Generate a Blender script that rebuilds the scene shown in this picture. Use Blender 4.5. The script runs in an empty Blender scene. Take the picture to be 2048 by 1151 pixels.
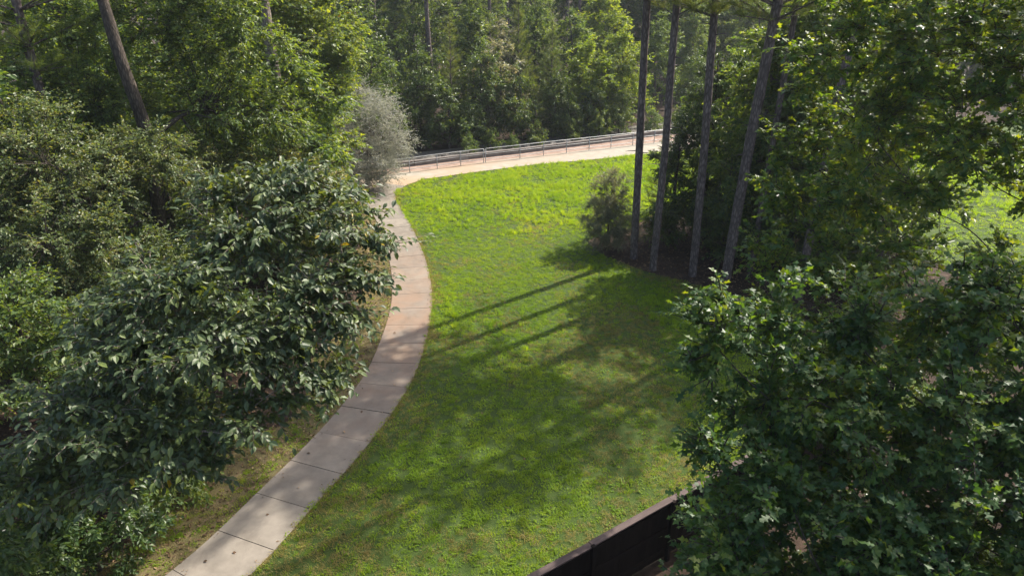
import bpy, math, random
import numpy as np
from mathutils import Vector, Matrix

R = math.radians
sc = bpy.context.scene
COL = sc.collection

# ------------------------------------------------------------------ camera
CAM_H = 13.0
cam_d = bpy.data.cameras.new('camera')
cam = bpy.data.objects.new('camera', cam_d)
COL.objects.link(cam)
cam.location = (0, 0, CAM_H)
cam.rotation_euler = (R(90 - 24.7), 0, 0)
cam_d.sensor_width = 36.0
cam_d.lens = 24.0
cam_d.clip_end = 1200
sc.camera = cam

# ------------------------------------------------------------------ sky, sun, exposure
SUN_EL = 44.0
SUN_XY = Vector((0.77, 0.64)).normalized()          # horizontal direction towards the sun
world = bpy.data.worlds.new('World')
sc.world = world
world.use_nodes = True
wn = world.node_tree.nodes
sky = wn.new('ShaderNodeTexSky')
sky.sky_type = 'NISHITA'
sky.sun_disc = False
sky.sun_elevation = R(SUN_EL)
sky.sun_rotation = math.atan2(SUN_XY.x, SUN_XY.y)
sky.air_density = 1.0
sky.dust_density = 3.5
sky.ozone_density = 0.6
wn['Background'].inputs['Strength'].default_value = 0.15
world.node_tree.links.new(sky.outputs['Color'], wn['Background'].inputs['Color'])
sun_d = bpy.data.lights.new('sun', 'SUN')
sun_d.energy = 5.0
sun_d.angle = R(0.53)
sun_d.color = (1.0, 0.93, 0.82)
sun = bpy.data.objects.new('sun', sun_d)
COL.objects.link(sun)
ce = math.cos(R(SUN_EL))
to_sun = Vector((SUN_XY.x * ce, SUN_XY.y * ce, math.sin(R(SUN_EL))))
sun.rotation_euler = to_sun.to_track_quat('Z', 'Y').to_euler()
sun.location = (20, 20, 40)
sc.view_settings.view_transform = 'Standard'
sc.view_settings.look = 'None'
sc.view_settings.exposure = 1.0
sc.view_settings.gamma = 1.0
sc.cycles.max_bounces = 10
sc.cycles.diffuse_bounces = 6
sc.cycles.glossy_bounces = 2
sc.cycles.transmission_bounces = 6
sc.cycles.volume_bounces = 0
sc.cycles.use_denoising = True
sc.cycles.sample_clamp_indirect = 6.0

# ------------------------------------------------------------------ helpers
rng = np.random.default_rng(11)


def tag(o, label=None, cat=None, group=None, kind=None):
    if label: o['label'] = label
    if cat: o['category'] = cat
    if group: o['group'] = group
    if kind: o['kind'] = kind
    return o


def empty(name, loc=(0, 0, 0), rz=0.0, scale=1.0):
    o = bpy.data.objects.new(name, None)
    COL.objects.link(o)
    o.location = loc
    o.rotation_euler = (0, 0, rz)
    o.scale = (scale,) * 3
    o.empty_display_size = 0.3
    return o


def link(name, me, parent=None, mat=None):
    o = bpy.data.objects.new(name, me)
    COL.objects.link(o)
    if mat is not None and not me.materials:
        me.materials.append(mat)
    if parent is not None:
        o.parent = parent
    return o


def np_mesh(name, V, F, smooth=False, tint=None):
    """V (n,3); F list of int arrays (k, 3 or 4)."""
    me = bpy.data.meshes.new(name)
    V = np.ascontiguousarray(V, dtype=np.float32)
    F = [f for f in F if len(f)]
    nl = sum(f.size for f in F)
    npol = sum(len(f) for f in F)
    me.vertices.add(len(V))
    me.vertices.foreach_set('co', V.ravel())
    me.loops.add(nl)
    me.loops.foreach_set('vertex_index', np.concatenate([f.ravel() for f in F]).astype(np.int32))
    me.polygons.add(npol)
    tot = np.concatenate([np.full(len(f), f.shape[1]) for f in F])
    start = np.concatenate([[0], np.cumsum(tot)[:-1]])
    me.polygons.foreach_set('loop_start', start.astype(np.int32))
    me.polygons.foreach_set('loop_total', tot.astype(np.int32))
    me.polygons.foreach_set('use_smooth', np.full(npol, smooth))
    if tint is not None:
        a = me.attributes.new('tint', 'FLOAT', 'POINT')
        a.data.foreach_set('value', np.ascontiguousarray(tint, dtype=np.float32))
    me.update(calc_edges=True)
    me.validate()
    return me


class MB:
    """collects boxes and tubes into one mesh"""
    def __init__(self):
        self.v, self.f3, self.f4, self.n = [], [], [], 0

    def add(self, V, F):
        V = np.asarray(V, float).reshape(-1, 3)
        for f in F:
            f = np.asarray(f, int)
            if len(f) == 0: continue
            (self.f3 if f.shape[1] == 3 else self.f4).append(f + self.n)
        self.v.append(V)
        self.n += len(V)

    def box(self, c, s, rz=0.0, jitter=0.0):
        x, y, z = s[0] / 2, s[1] / 2, s[2] / 2
        P = np.array([[-x, -y, -z], [x, -y, -z], [x, y, -z], [-x, y, -z], [-x, -y, z], [x, -y, z], [x, y, z], [-x, y, z]])
        ca, sa = math.cos(rz), math.sin(rz)
        P = P @ np.array([[ca, sa, 0], [-sa, ca, 0], [0, 0, 1]]) + np.array(c)
        self.add(P, [np.array([[0, 3, 2, 1], [4, 5, 6, 7], [0, 1, 5, 4], [1, 2, 6, 5], [2, 3, 7, 6], [3, 0, 4, 7]])])

    def tube(self, pts, rad, sides=8, noise=0.0, cap=True):
        pts = np.asarray(pts, float)
        rad = np.asarray(rad, float) * np.ones(len(pts))
        n = len(pts)
        d = np.gradient(pts, axis=0)
        d /= np.linalg.norm(d, axis=1)[:, None] + 1e-9
        ref = np.array([0.0, 0, 1]) if abs(d[0][2]) < 0.8 else np.array([1.0, 0, 0])
        u = np.cross(d, ref); u /= np.linalg.norm(u, axis=1)[:, None] + 1e-9
        w = np.cross(d, u)
        a = np.linspace(0, 2 * np.pi, sides, endpoint=False)
        ring = np.cos(a)[None, :, None] * u[:, None, :] + np.sin(a)[None, :, None] * w[:, None, :]
        rr = rad[:, None] * (1 + noise * rng.normal(0, 1, (n, sides)))
        V = pts[:, None, :] + ring * rr[:, :, None]
        i = np.arange(n - 1)[:, None]; j = np.arange(sides)[None, :]
        q = np.stack([i * sides + j, i * sides + (j + 1) % sides, (i + 1) * sides + (j + 1) % sides, (i + 1) * sides + j], -1).reshape(-1, 4)
        V = V.reshape(-1, 3)
        F = [q]
        if cap:
            V = np.vstack([V, pts[-1] + d[-1] * rad[-1] * 0.3])
            k = (n - 1) * sides
            F.append(np.array([[k + s, k + (s + 1) % sides, n * sides] for s in range(sides)]))
        self.add(V, F)

    def mesh(self, name, smooth=False):
        F = []
        if self.f3: F.append(np.vstack(self.f3))
        if self.f4: F.append(np.vstack(self.f4))
        return np_mesh(name, np.vstack(self.v), F, smooth)

    def build(self, name, mat, parent=None, smooth=False):
        return link(name, self.mesh(name, smooth), parent, mat)


def twig_tubes(A, B, r0, r1, sides=3):
    """many straight tapered twigs at once: A, B (n,3)"""
    n = len(A)
    d = B - A
    d = d / (np.linalg.norm(d, axis=1)[:, None] + 1e-9)
    ref = np.where(np.abs(d[:, 2:3]) < 0.8, np.array([[0, 0, 1.0]]), np.array([[1.0, 0, 0]]))
    u = np.cross(d, ref); u /= np.linalg.norm(u, axis=1)[:, None] + 1e-9
    w = np.cross(d, u)
    a = np.linspace(0, 2 * np.pi, sides, endpoint=False)
    ring = np.cos(a)[None, :, None] * u[:, None, :] + np.sin(a)[None, :, None] * w[:, None, :]
    r0 = np.broadcast_to(np.asarray(r0, float), (n,)); r1 = np.broadcast_to(np.asarray(r1, float), (n,))
    V = np.concatenate([A[:, None] + ring * r0[:, None, None], B[:, None] + ring * r1[:, None, None]], 1)
    j = np.arange(sides)
    q = np.stack([j, (j + 1) % sides, sides + (j + 1) % sides, sides + j], -1)
    F = (np.arange(n)[:, None, None] * (2 * sides) + q[None]).reshape(-1, 4)
    return V.reshape(-1, 3), F


def unit(a):
    return a / (np.linalg.norm(a, axis=-1, keepdims=True) + 1e-9)


# leaf templates: x = length (0..1), y = width, z = normal
def tmpl_rhomb(w=0.5, fold=0.10):
    V = np.array([[0, 0, 0], [0.45, w / 2, fold], [1, 0, -0.06], [0.45, -w / 2, fold]])
    return V, np.array([[0, 2, 1], [0, 3, 2]])


def tmpl_oval(w=0.42, fold=0.09, droop=0.16):
    V = np.array([[0, 0, 0], [0.28, w * .42, fold * .8], [0.28, -w * .42, fold * .8], [0.3, 0, 0.02], [0.62, w * .46, fold - droop * .35],
                  [0.62, -w * .46, fold - droop * .35], [0.66, 0, -droop * .35], [1, 0, -droop]])
    F = np.array([[0, 3, 1], [0, 2, 3], [3, 4, 1], [3, 6, 4], [2, 5, 3], [3, 5, 6], [6, 7, 4], [5, 7, 6]])
    return V, F


def tmpl_oak():
    out = [(0.0, 0.015), (0.20, 0.23), (0.33, 0.09), (0.54, 0.36), (0.66, 0.12), (0.84, 0.22), (1.0, 0.0)]
    V = [[x, 0, -0.10 * x * x] for x, _ in out]
    n = len(out)
    V += [[x, y, 0.12 * y - 0.14 * x * x] for x, y in out[:-1]]
    V += [[x, -y, 0.12 * y - 0.14 * x * x] for x, y in out[:-1]]
    F = []
    m = n - 1
    for i in range(m):
        a, b = i, i + 1
        for s in (0, 1):
            o = n + s * m
            p, q = o + i, (o + i + 1 if i + 1 < m else None)
            if q is None:
                F.append((a, b, p) if s == 0 else (a, p, b))
            else:
                F += [(a, b, q), (a, q, p)] if s == 0 else [(a, q, b), (a, p, q)]
    return np.array(V, float), np.array(F)


def tmpl_oak_light():
    pts = [(0.20, 0.22), (0.34, 0.09), (0.56, 0.36), (0.70, 0.13)]
    V = [[0, 0, 0]]
    for x, y in pts:
        V += [[x, y, 0.16 * y - 0.14 * x * x], [x, -y, 0.16 * y - 0.14 * x * x]]
    V.append([1, 0, -0.14])
    F = [(0, 2, 1)]
    for i in range(3):
        a, b, c_, d = 1 + 2 * i, 2 + 2 * i, 3 + 2 * i, 4 + 2 * i
        F += [(a, b, d), (a, d, c_)]
    F.append((7, 8, 9))
    return np.array(V, float), np.array(F)


def leaf_frames(d, nrm):
    d = unit(d)
    nrm = nrm - d * np.sum(d * nrm, -1, keepdims=True)
    nrm = unit(nrm)
    s = np.cross(nrm, d)
    return d, s, nrm


def leaves_mesh(name, tmpl, P, d, nrm, size, tint, extra=None):
    TV, TF = tmpl
    d, s, nn = leaf_frames(d, nrm)
    V = P[:, None, :] + size[:, None, None] * (TV[None, :, 0:1] * d[:, None] + TV[None, :, 1:2] * s[:, None] + TV[None, :, 2:3] * nn[:, None])
    k = len(TV)
    F = (np.arange(len(P))[:, None, None] * k + TF[None]).reshape(-1, 3)
    return np_mesh(name, V.reshape(-1, 3), [F], False, np.repeat(tint, k))


# ------------------------------------------------------------------ materials
def mat_new(name):
    m = bpy.data.materials.new(name)
    m.use_nodes = True
    nt = m.node_tree
    for n in list(nt.nodes):
        nt.nodes.remove(n)
    out = nt.nodes.new('ShaderNodeOutputMaterial')
    return m, nt, out


def N(nt, t, **kw):
    n = nt.nodes.new(t)
    for k, v in kw.items():
        setattr(n, k, v)
    return n


def ramp(nt, fac, stops):
    r = N(nt, 'ShaderNodeValToRGB')
    cr = r.color_ramp
    cr.elements[0].position = stops[0][0]; cr.elements[0].color = (*stops[0][1], 1)
    cr.elements[1].position = stops[-1][0]; cr.elements[1].color = (*stops[-1][1], 1)
    for p, c in stops[1:-1]:
        e = cr.elements.new(p); e.color = (*c, 1)
    nt.links.new(fac, r.inputs['Fac'])
    return r.outputs['Color']


def noise(nt, scale, detail=4, rough=0.55, vec=None, dist=0.0):
    n = N(nt, 'ShaderNodeTexNoise')
    n.inputs['Scale'].default_value = scale
    n.inputs['Detail'].default_value = detail
    n.inputs['Roughness'].default_value = rough
    n.inputs['Distortion'].default_value = dist
    if vec is not None:
        nt.links.new(vec, n.inputs['Vector'])
    return n.outputs['Fac']


def mixc(nt, fac, a, b, mode='MIX'):
    m = N(nt, 'ShaderNodeMix', data_type='RGBA', blend_type=mode)
    for i, v in ((0, fac), (6, a), (7, b)):
        if isinstance(v, (int, float)):
            m.inputs[i].default_value = v
        elif isinstance(v, tuple):
            m.inputs[i].default_value = (*v, 1)
        else:
            nt.links.new(v, m.inputs[i])
    return m.outputs[2]


def math_n(nt, op, a, b=None, clamp=False):
    m = N(nt, 'ShaderNodeMath', operation=op, use_clamp=clamp)
    for i, v in ((0, a), (1, b)):
        if v is None: continue
        if isinstance(v, (int, float)): m.inputs[i].default_value = v
        else: nt.links.new(v, m.inputs[i])
    return m.outputs[0]


def leaf_mat(name, stops, trans=0.4, rough=0.42, spec=0.5, glow=(1.7, 1.55, 0.5), vary=0.25, source='tint'):
    """leaf: glossy upper surface + light passing through"""
    m, nt, out = mat_new(name)
    at = N(nt, 'ShaderNodeAttribute', attribute_name='tint')
    oi = N(nt, 'ShaderNodeObjectInfo')
    f = math_n(nt, 'ADD', at.outputs['Fac'], math_n(nt, 'MULTIPLY', math_n(nt, 'SUBTRACT', oi.outputs['Random'], 0.5), vary), True)
    c = ramp(nt, f, stops)
    p = N(nt, 'ShaderNodeBsdfPrincipled')
    nt.links.new(c, p.inputs['Base Color'])
    p.inputs['Roughness'].default_value = rough
    p.inputs['Specular IOR Level'].default_value = spec
    t = N(nt, 'ShaderNodeBsdfTranslucent')
    nt.links.new(mixc(nt, 1.0, c, glow, 'MULTIPLY'), t.inputs['Color'])
    mx = N(nt, 'ShaderNodeMixShader')
    mx.inputs[0].default_value = trans
    nt.links.new(p.outputs[0], mx.inputs[1]); nt.links.new(t.outputs[0], mx.inputs[2])
    nt.links.new(mx.outputs[0], out.inputs['Surface'])
    return m


def bark_mat(name, dark, light, scale=6.0, stretch=0.25, bump=0.5):
    m, nt, out = mat_new(name)
    tc = N(nt, 'ShaderNodeTexCoord')
    mp = N(nt, 'ShaderNodeMapping')
    mp.inputs['Scale'].default_value = (1, 1, stretch)
    nt.links.new(tc.outputs['Object'], mp.inputs['Vector'])
    v = N(nt, 'ShaderNodeTexVoronoi', feature='DISTANCE_TO_EDGE')
    v.inputs['Scale'].default_value = scale * 2
    nt.links.new(mp.outputs[0], v.inputs['Vector'])
    n1 = noise(nt, scale, 6, 0.65, mp.outputs[0])
    h = math_n(nt, 'MULTIPLY', math_n(nt, 'MULTIPLY', v.outputs['Distance'], 3.0, True), n1)
    c = ramp(nt, math_n(nt, 'ADD', math_n(nt, 'MULTIPLY', h, 0.8), math_n(nt, 'MULTIPLY', n1, 0.5), True), [(0.2, dark), (0.75, light)])
    p = N(nt, 'ShaderNodeBsdfPrincipled')
    nt.links.new(c, p.inputs['Base Color'])
    p.inputs['Roughness'].default_value = 0.9
    p.inputs['Specular IOR Level'].default_value = 0.2
    b = N(nt, 'ShaderNodeBump')
    b.inputs['Strength'].default_value = bump
    b.inputs['Distance'].default_value = 0.04
    nt.links.new(h, b.inputs['Height']); nt.links.new(b.outputs[0], p.inputs['Normal'])
    nt.links.new(p.outputs[0], out.inputs['Surface'])
    return m


def wpos(nt):
    return N(nt, 'ShaderNodeNewGeometry').outputs['Position']


def surf(nt, out, c, rough=0.9, spec=0.3, h=None, bstr=0.4, bdist=0.03):
    p = N(nt, 'ShaderNodeBsdfPrincipled')
    if isinstance(c, tuple): p.inputs['Base Color'].default_value = (*c, 1)
    else: nt.links.new(c, p.inputs['Base Color'])
    p.inputs['Roughness'].default_value = rough
    p.inputs['Specular IOR Level'].default_value = spec
    if h is not None:
        b = N(nt, 'ShaderNodeBump')
        b.inputs['Strength'].default_value = bstr
        b.inputs['Distance'].default_value = bdist
        nt.links.new(h, b.inputs['Height']); nt.links.new(b.outputs[0], p.inputs['Normal'])
    nt.links.new(p.outputs[0], out.inputs['Surface'])


M = {}
# leaves
M['leaf_big'] = leaf_mat('leaf_big', [(0.0, (0.034, 0.060, 0.022)), (0.55, (0.065, 0.098, 0.034)), (0.94, (0.115, 0.155, 0.036)), (1.0, (0.34, 0.26, 0.02))], 0.30, 0.50, 0.5, (2.2, 1.8, 0.4), vary=0.0)
M['leaf_oak'] = leaf_mat('leaf_oak', [(0.0, (0.026, 0.072, 0.024)), (0.55, (0.056, 0.118, 0.028)), (1.0, (0.13, 0.18, 0.028))], 0.48, 0.45, 0.45, (2.6, 2.0, 0.3), vary=0.0)
M['leaf_left'] = leaf_mat('leaf_left', [(0.0, (0.050, 0.100, 0.030)), (0.55, (0.105, 0.170, 0.040)), (0.97, (0.175, 0.235, 0.052)), (1.0, (0.24, 0.15, 0.03))], 0.50, 0.46, 0.6, (2.4, 1.9, 0.35))
M['leaf_olive'] = leaf_mat('leaf_olive', [(0.0, (0.060, 0.100, 0.036)), (0.6, (0.13, 0.18, 0.060)), (1.0, (0.25, 0.23, 0.10))], 0.45, 0.46, 0.65, (2.0, 1.7, 0.45))
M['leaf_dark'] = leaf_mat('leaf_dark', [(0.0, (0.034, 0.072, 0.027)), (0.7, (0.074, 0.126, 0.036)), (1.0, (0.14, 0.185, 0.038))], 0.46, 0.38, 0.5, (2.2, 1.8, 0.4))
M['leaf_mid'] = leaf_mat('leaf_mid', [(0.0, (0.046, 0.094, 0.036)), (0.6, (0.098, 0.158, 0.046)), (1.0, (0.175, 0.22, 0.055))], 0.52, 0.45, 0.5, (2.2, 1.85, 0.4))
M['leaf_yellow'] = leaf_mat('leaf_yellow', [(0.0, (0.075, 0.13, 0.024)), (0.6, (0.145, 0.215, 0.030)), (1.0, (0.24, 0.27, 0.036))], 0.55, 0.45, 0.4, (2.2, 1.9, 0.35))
M['leaf_silver'] = leaf_mat('leaf_silver', [(0.0, (0.20, 0.215, 0.195)), (0.6, (0.34, 0.35, 0.325)), (1.0, (0.50, 0.50, 0.48))], 0.45, 0.5, 0.6, (1.2, 1.15, 0.8))
M['leaf_brownish'] = leaf_mat('leaf_brownish', [(0.0, (0.11, 0.13, 0.085)), (0.6, (0.20, 0.22, 0.155)), (1.0, (0.34, 0.32, 0.26))], 0.48, 0.45, 0.6, (1.6, 1.4, 0.6))
M['needle'] = leaf_mat('needle', [(0.0, (0.055, 0.085, 0.030)), (0.6, (0.10, 0.14, 0.040)), (1.0, (0.18, 0.19, 0.06))], 0.48, 0.5, 0.4)
M['grass'] = None
M['bark_pine'] = bark_mat('bark_pine', (0.055, 0.042, 0.040), (0.20, 0.16, 0.15), 5.0, 0.30)
M['bark_grey'] = bark_mat('bark_grey', (0.05, 0.042, 0.034), (0.17, 0.14, 0.115), 7.0, 0.2)
M['bark_dark'] = bark_mat('bark_dark', (0.028, 0.023, 0.018), (0.10, 0.08, 0.065), 8.0, 0.25)
M['bark_pale'] = bark_mat('bark_pale', (0.09, 0.075, 0.06), (0.30, 0.25, 0.21), 9.0, 0.35)

m, nt, out = mat_new('forest_floor')
pos = wpos(nt)
c = ramp(nt, noise(nt, 1.3, 8, 0.7, pos), [(0.3, (0.014, 0.010, 0.007)), (0.5, (0.036, 0.024, 0.017)), (0.7, (0.075, 0.050, 0.036))])
surf(nt, out, c, 0.95, 0.15, noise(nt, 9, 6, 0.7, pos), 0.8, 0.05)
M['floor'] = m

m, nt, out = mat_new('lawn_soil')
pos = wpos(nt)
c1 = ramp(nt, noise(nt, 6.0, 8, 0.7, pos), [(0.3, (0.030, 0.055, 0.012)), (0.6, (0.060, 0.090, 0.020)), (0.8, (0.13, 0.11, 0.045))])
surf(nt, out, c1, 0.95, 0.15, noise(nt, 25, 4, 0.7, pos), 0.8, 0.04)
M['lawn'] = m
m, nt, out = mat_new('verge_soil')
pos = wpos(nt)
c1 = ramp(nt, noise(nt, 2.2, 8, 0.7, pos), [(0.3, (0.060, 0.062, 0.022)), (0.55, (0.13, 0.105, 0.050)), (0.75, (0.22, 0.165, 0.095))])
surf(nt, out, c1, 0.95, 0.15, noise(nt, 25, 4, 0.7, pos), 0.8, 0.04)
M['verge'] = m

# grass blades: patches of lusher and drier growth over the lawn, every tuft a little different
m, nt, out = mat_new('grass_blade')
pos = wpos(nt)
oi = N(nt, 'ShaderNodeObjectInfo')
big = noise(nt, 0.22, 5, 0.6, pos, 0.6)
small = noise(nt, 1.7, 4, 0.6, pos)
f = math_n(nt, 'ADD', math_n(nt, 'ADD', math_n(nt, 'SUBTRACT', math_n(nt, 'MULTIPLY', big, 1.1), 0.20), math_n(nt, 'MULTIPLY', small, 0.55)),
           math_n(nt, 'MULTIPLY', math_n(nt, 'SUBTRACT', oi.outputs['Random'], 0.5), 0.35), True)
c = ramp(nt, f, [(0.20, (0.085, 0.175, 0.012)), (0.55, (0.165, 0.265, 0.016)), (0.80, (0.215, 0.30, 0.022)), (1.0, (0.255, 0.30, 0.045))])
p = N(nt, 'ShaderNodeBsdfPrincipled')
nt.links.new(c, p.inputs['Base Color'])
p.inputs['Roughness'].default_value = 0.5
p.inputs['Specular IOR Level'].default_value = 0.35
t = N(nt, 'ShaderNodeBsdfTranslucent')
nt.links.new(mixc(nt, 1.0, c, (2.1, 1.9, 0.35), 'MULTIPLY'), t.inputs['Color'])
mx = N(nt, 'ShaderNodeMixShader')
mx.inputs[0].default_value = 0.55
nt.links.new(p.outputs[0], mx.inputs[1]); nt.links.new(t.outputs[0], mx.inputs[2])
nt.links.new(mx.outputs[0], out.inputs['Surface'])
M['grass'] = m
m2 = m.copy(); m2.name = 'grass_dry_blade'
for n_ in m2.node_tree.nodes:
    if n_.type == 'VALTORGB':
        for e_, c_ in zip(n_.color_ramp.elements, [(0.17, 0.165, 0.045), (0.27, 0.235, 0.075), (0.35, 0.29, 0.115), (0.42, 0.35, 0.16)]):
            e_.color = (*c_, 1)
    if n_.type == 'MIX':
        n_.inputs[7].default_value = (1.4, 1.3, 0.7, 1)
M['grass_dry'] = m2

m, nt, out = mat_new('concrete_walk')
pos = wpos(nt)
oi = N(nt, 'ShaderNodeObjectInfo')
base = ramp(nt, noise(nt, 2.2, 8, 0.65, pos), [(0.25, (0.150, 0.132, 0.110)), (0.75, (0.245, 0.218, 0.185))])
base = mixc(nt, 1.0, base, ramp(nt, oi.outputs['Random'], [(0, (0.86, 0.86, 0.86)), (1, (1.08, 1.07, 1.05))]), 'MULTIPLY')
# film of washed red clay, strongest where the walk dips beside the lawn
sx = N(nt, 'ShaderNodeSeparateXYZ'); nt.links.new(pos, sx.inputs[0])
yy = math_n(nt, 'ABSOLUTE', math_n(nt, 'SUBTRACT', sx.outputs['Y'], 25.5))
dip = math_n(nt, 'SUBTRACT', 1.0, math_n(nt, 'DIVIDE', yy, 11.0), True)
film = math_n(nt, 'MULTIPLY', dip, ramp(nt, noise(nt, 0.9, 5, 0.6, pos, 0.5), [(0.35, (0.25,) * 3), (0.65, (1.0,) * 3)]))
base = mixc(nt, math_n(nt, 'MULTIPLY', film, 0.95), base, (0.235, 0.150, 0.098))
# dark dirt blotches and joints
base = mixc(nt, ramp(nt, noise(nt, 0.55, 9, 0.75, pos, 1.2), [(0.50, (0, 0, 0)), (0.72, (0.55,) * 3)]), base, (0.085, 0.070, 0.055))
surf(nt, out, base, 0.85, 0.3, noise(nt, 60, 4, 0.6, pos), 0.15, 0.01)
M['walk'] = m

m, nt, out = mat_new('concrete_trail')
pos = wpos(nt)
base = ramp(nt, noise(nt, 1.4, 8, 0.65, pos), [(0.25, (0.23, 0.205, 0.165)), (0.75, (0.34, 0.31, 0.255))])
sx = N(nt, 'ShaderNodeSeparateXYZ'); nt.links.new(pos, sx.inputs[0])
mp = N(nt, 'ShaderNodeMapping'); mp.inputs['Scale'].default_value = (0.25, 0.6, 1)
mp.inputs['Rotation'].default_value = (0, 0, R(-25))
nt.links.new(pos, mp.inputs['Vector'])
silt = math_n(nt, 'MULTIPLY', ramp(nt, noise(nt, 1.0, 6, 0.6, mp.outputs[0], 0.4), [(0.38, (0, 0, 0)), (0.60, (1, 1, 1))]),
              math_n(nt, 'SUBTRACT', 1.0, math_n(nt, 'DIVIDE', math_n(nt, 'ADD', sx.outputs['X'], 6.0), 16.0), True))
base = mixc(nt, math_n(nt, 'MULTIPLY', silt, 0.85), base, (0.33, 0.225, 0.145))
surf(nt, out, base, 0.88, 0.3, noise(nt, 40, 4, 0.6, pos), 0.15, 0.01)
M['trail'] = m

m, nt, out = mat_new('clay_strip')
pos = wpos(nt)
c = ramp(nt, noise(nt, 1.2, 8, 0.7, pos), [(0.3, (0.15, 0.10, 0.075)), (0.55, (0.28, 0.20, 0.16)), (0.75, (0.34, 0.27, 0.225))])
surf(nt, out, c, 0.95, 0.2, noise(nt, 14, 6, 0.7, pos), 0.6, 0.04)
M['clay'] = m

m, nt, out = mat_new('gravel')
pos = wpos(nt)
c = ramp(nt, noise(nt, 5, 8, 0.75, pos), [(0.3, (0.05, 0.045, 0.04)), (0.55, (0.14, 0.13, 0.115)), (0.8, (0.28, 0.26, 0.24))])
surf(nt, out, c, 0.9, 0.3, noise(nt, 12, 6, 0.7, pos), 0.8, 0.08)
M['gravel'] = m

m, nt, out = mat_new('wall_concrete')
pos = wpos(nt)
c = ramp(nt, noise(nt, 1.8, 8, 0.7, pos), [(0.3, (0.11, 0.095, 0.085)), (0.7, (0.20, 0.18, 0.165))])
surf(nt, out, c, 0.9, 0.3, noise(nt, 30, 4, 0.6, pos), 0.3, 0.02)
M['wall'] = m

m, nt, out = mat_new('galvanised')
pos = wpos(nt)
c = ramp(nt, noise(nt, 8, 4, 0.6, pos), [(0.3, (0.24, 0.245, 0.24)), (0.7, (0.37, 0.375, 0.37))])
p = N(nt, 'ShaderNodeBsdfPrincipled')
nt.links.new(c, p.inputs['Base Color'])
p.inputs['Metallic'].default_value = 0.7
p.inputs['Roughness'].default_value = 0.45
nt.links.new(p.outputs[0], out.inputs['Surface'])
M['metal'] = m

m, nt, out = mat_new('stained_wood')
tc = N(nt, 'ShaderNodeTexCoord')
mp = N(nt, 'ShaderNodeMapping'); mp.inputs['Scale'].default_value = (14, 14, 1.2)
nt.links.new(tc.outputs['Object'], mp.inputs['Vector'])
oi = N(nt, 'ShaderNodeObjectInfo')
g = noise(nt, 2.0, 6, 0.65, mp.outputs[0])
c = ramp(nt, math_n(nt, 'ADD', math_n(nt, 'MULTIPLY', g, 0.8), math_n(nt, 'MULTIPLY', oi.outputs['Random'], 0.25)), [(0.25, (0.006, 0.0045, 0.004)), (0.8, (0.018, 0.013, 0.011))])
surf(nt, out, c, 0.85, 0.08, g, 0.3, 0.01)
M['wood'] = m

m, nt, out = mat_new('weathered_wood')
tc = N(nt, 'ShaderNodeTexCoord')
mp = N(nt, 'ShaderNodeMapping'); mp.inputs['Scale'].default_value = (1.2, 14, 14)
nt.links.new(tc.outputs['Object'], mp.inputs['Vector'])
g = noise(nt, 2.0, 6, 0.65, mp.outputs[0])
c = ramp(nt, g, [(0.3, (0.050, 0.034, 0.030)), (0.75, (0.11, 0.078, 0.070))])
surf(nt, out, c, 0.75, 0.3, g, 0.3, 0.01)
M['wood_cap'] = m

m, nt, out = mat_new('dead_leaf')
oi = N(nt, 'ShaderNodeObjectInfo')
c = ramp(nt, oi.outputs['Random'], [(0.0, (0.060, 0.035, 0.020)), (0.5, (0.14, 0.085, 0.048)), (1.0, (0.30, 0.21, 0.12))])
surf(nt, out, c, 0.8, 0.2)
M['litter'] = m

# ------------------------------------------------------------------ ground
def in_poly(P, poly):
    x, y = P[:, 0], P[:, 1]
    ins = np.zeros(len(P), bool)
    n = len(poly)
    j = n - 1
    for i in range(n):
        xi, yi = poly[i]; xj, yj = poly[j]
        c = ((yi > y) != (yj > y)) & (x < (xj - xi) * (y - yi) / (yj - yi + 1e-12) + xi)
        ins ^= c
        j = i
    return ins


def sheet(name, poly, z, mat, parent=None):
    me = bpy.data.meshes.new(name)
    me.from_pydata([(x, y, z) for x, y in poly], [], [list(range(len(poly)))])
    me.update()
    o = link(name, me, parent, mat)
    if me.polygons[0].normal.z < 0:
        me.flip_normals()
    return o


def catmull(pts, n=12):
    P = np.asarray(pts, float)
    P = np.vstack([2 * P[0] - P[1], P, 2 * P[-1] - P[-2]])
    outp = []
    for i in range(1, len(P) - 2):
        t = np.linspace(0, 1, n, endpoint=False)[:, None]
        p0, p1, p2, p3 = P[i - 1], P[i], P[i + 1], P[i + 2]
        outp.append(0.5 * (2 * p1 + (p2 - p0) * t + (2 * p0 - 5 * p1 + 4 * p2 - p3) * t ** 2 + (3 * p1 - p0 - 3 * p2 + p3) * t ** 3))
    return np.vstack(outp + [P[-2][None]])


# forest floor to the horizon
g = sheet('ground', [(-600, -120), (600, -120), (600, 900), (-600, 900)], -0.02, M['floor'])
tag(g, 'brown leaf covered forest floor under the trees', 'ground', kind='structure')

# centre line of the walk (metres), from the near lower left to the trail
WALK_C = [(-11.1, 5.0), (-9.15, 8.6), (-7.2, 11.95), (-6.18, 14.45), (-5.15, 17.35), (-4.42, 20.4), (-4.24, 23.4), (-4.33, 26.4), (-4.7, 29.1),
          (-5.28, 31.8), (-6.2, 35.2), (-6.98, 37.7), (-7.75, 40.0), (-8.3, 41.8), (-8.35, 44.0), (-7.6, 46.0)]
cl = catmull(WALK_C, 16)
seg = np.linalg.norm(np.diff(cl, axis=0), axis=1)
arc = np.concatenate([[0], np.cumsum(seg)])


def at_arc(s):
    return np.array([np.interp(s, arc, cl[:, 0]), np.interp(s, arc, cl[:, 1])])


def side_dir(s):
    t = at_arc(s + 0.05) - at_arc(s - 0.05)
    t /= np.linalg.norm(t)
    return np.array([t[1], -t[0]])


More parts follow.
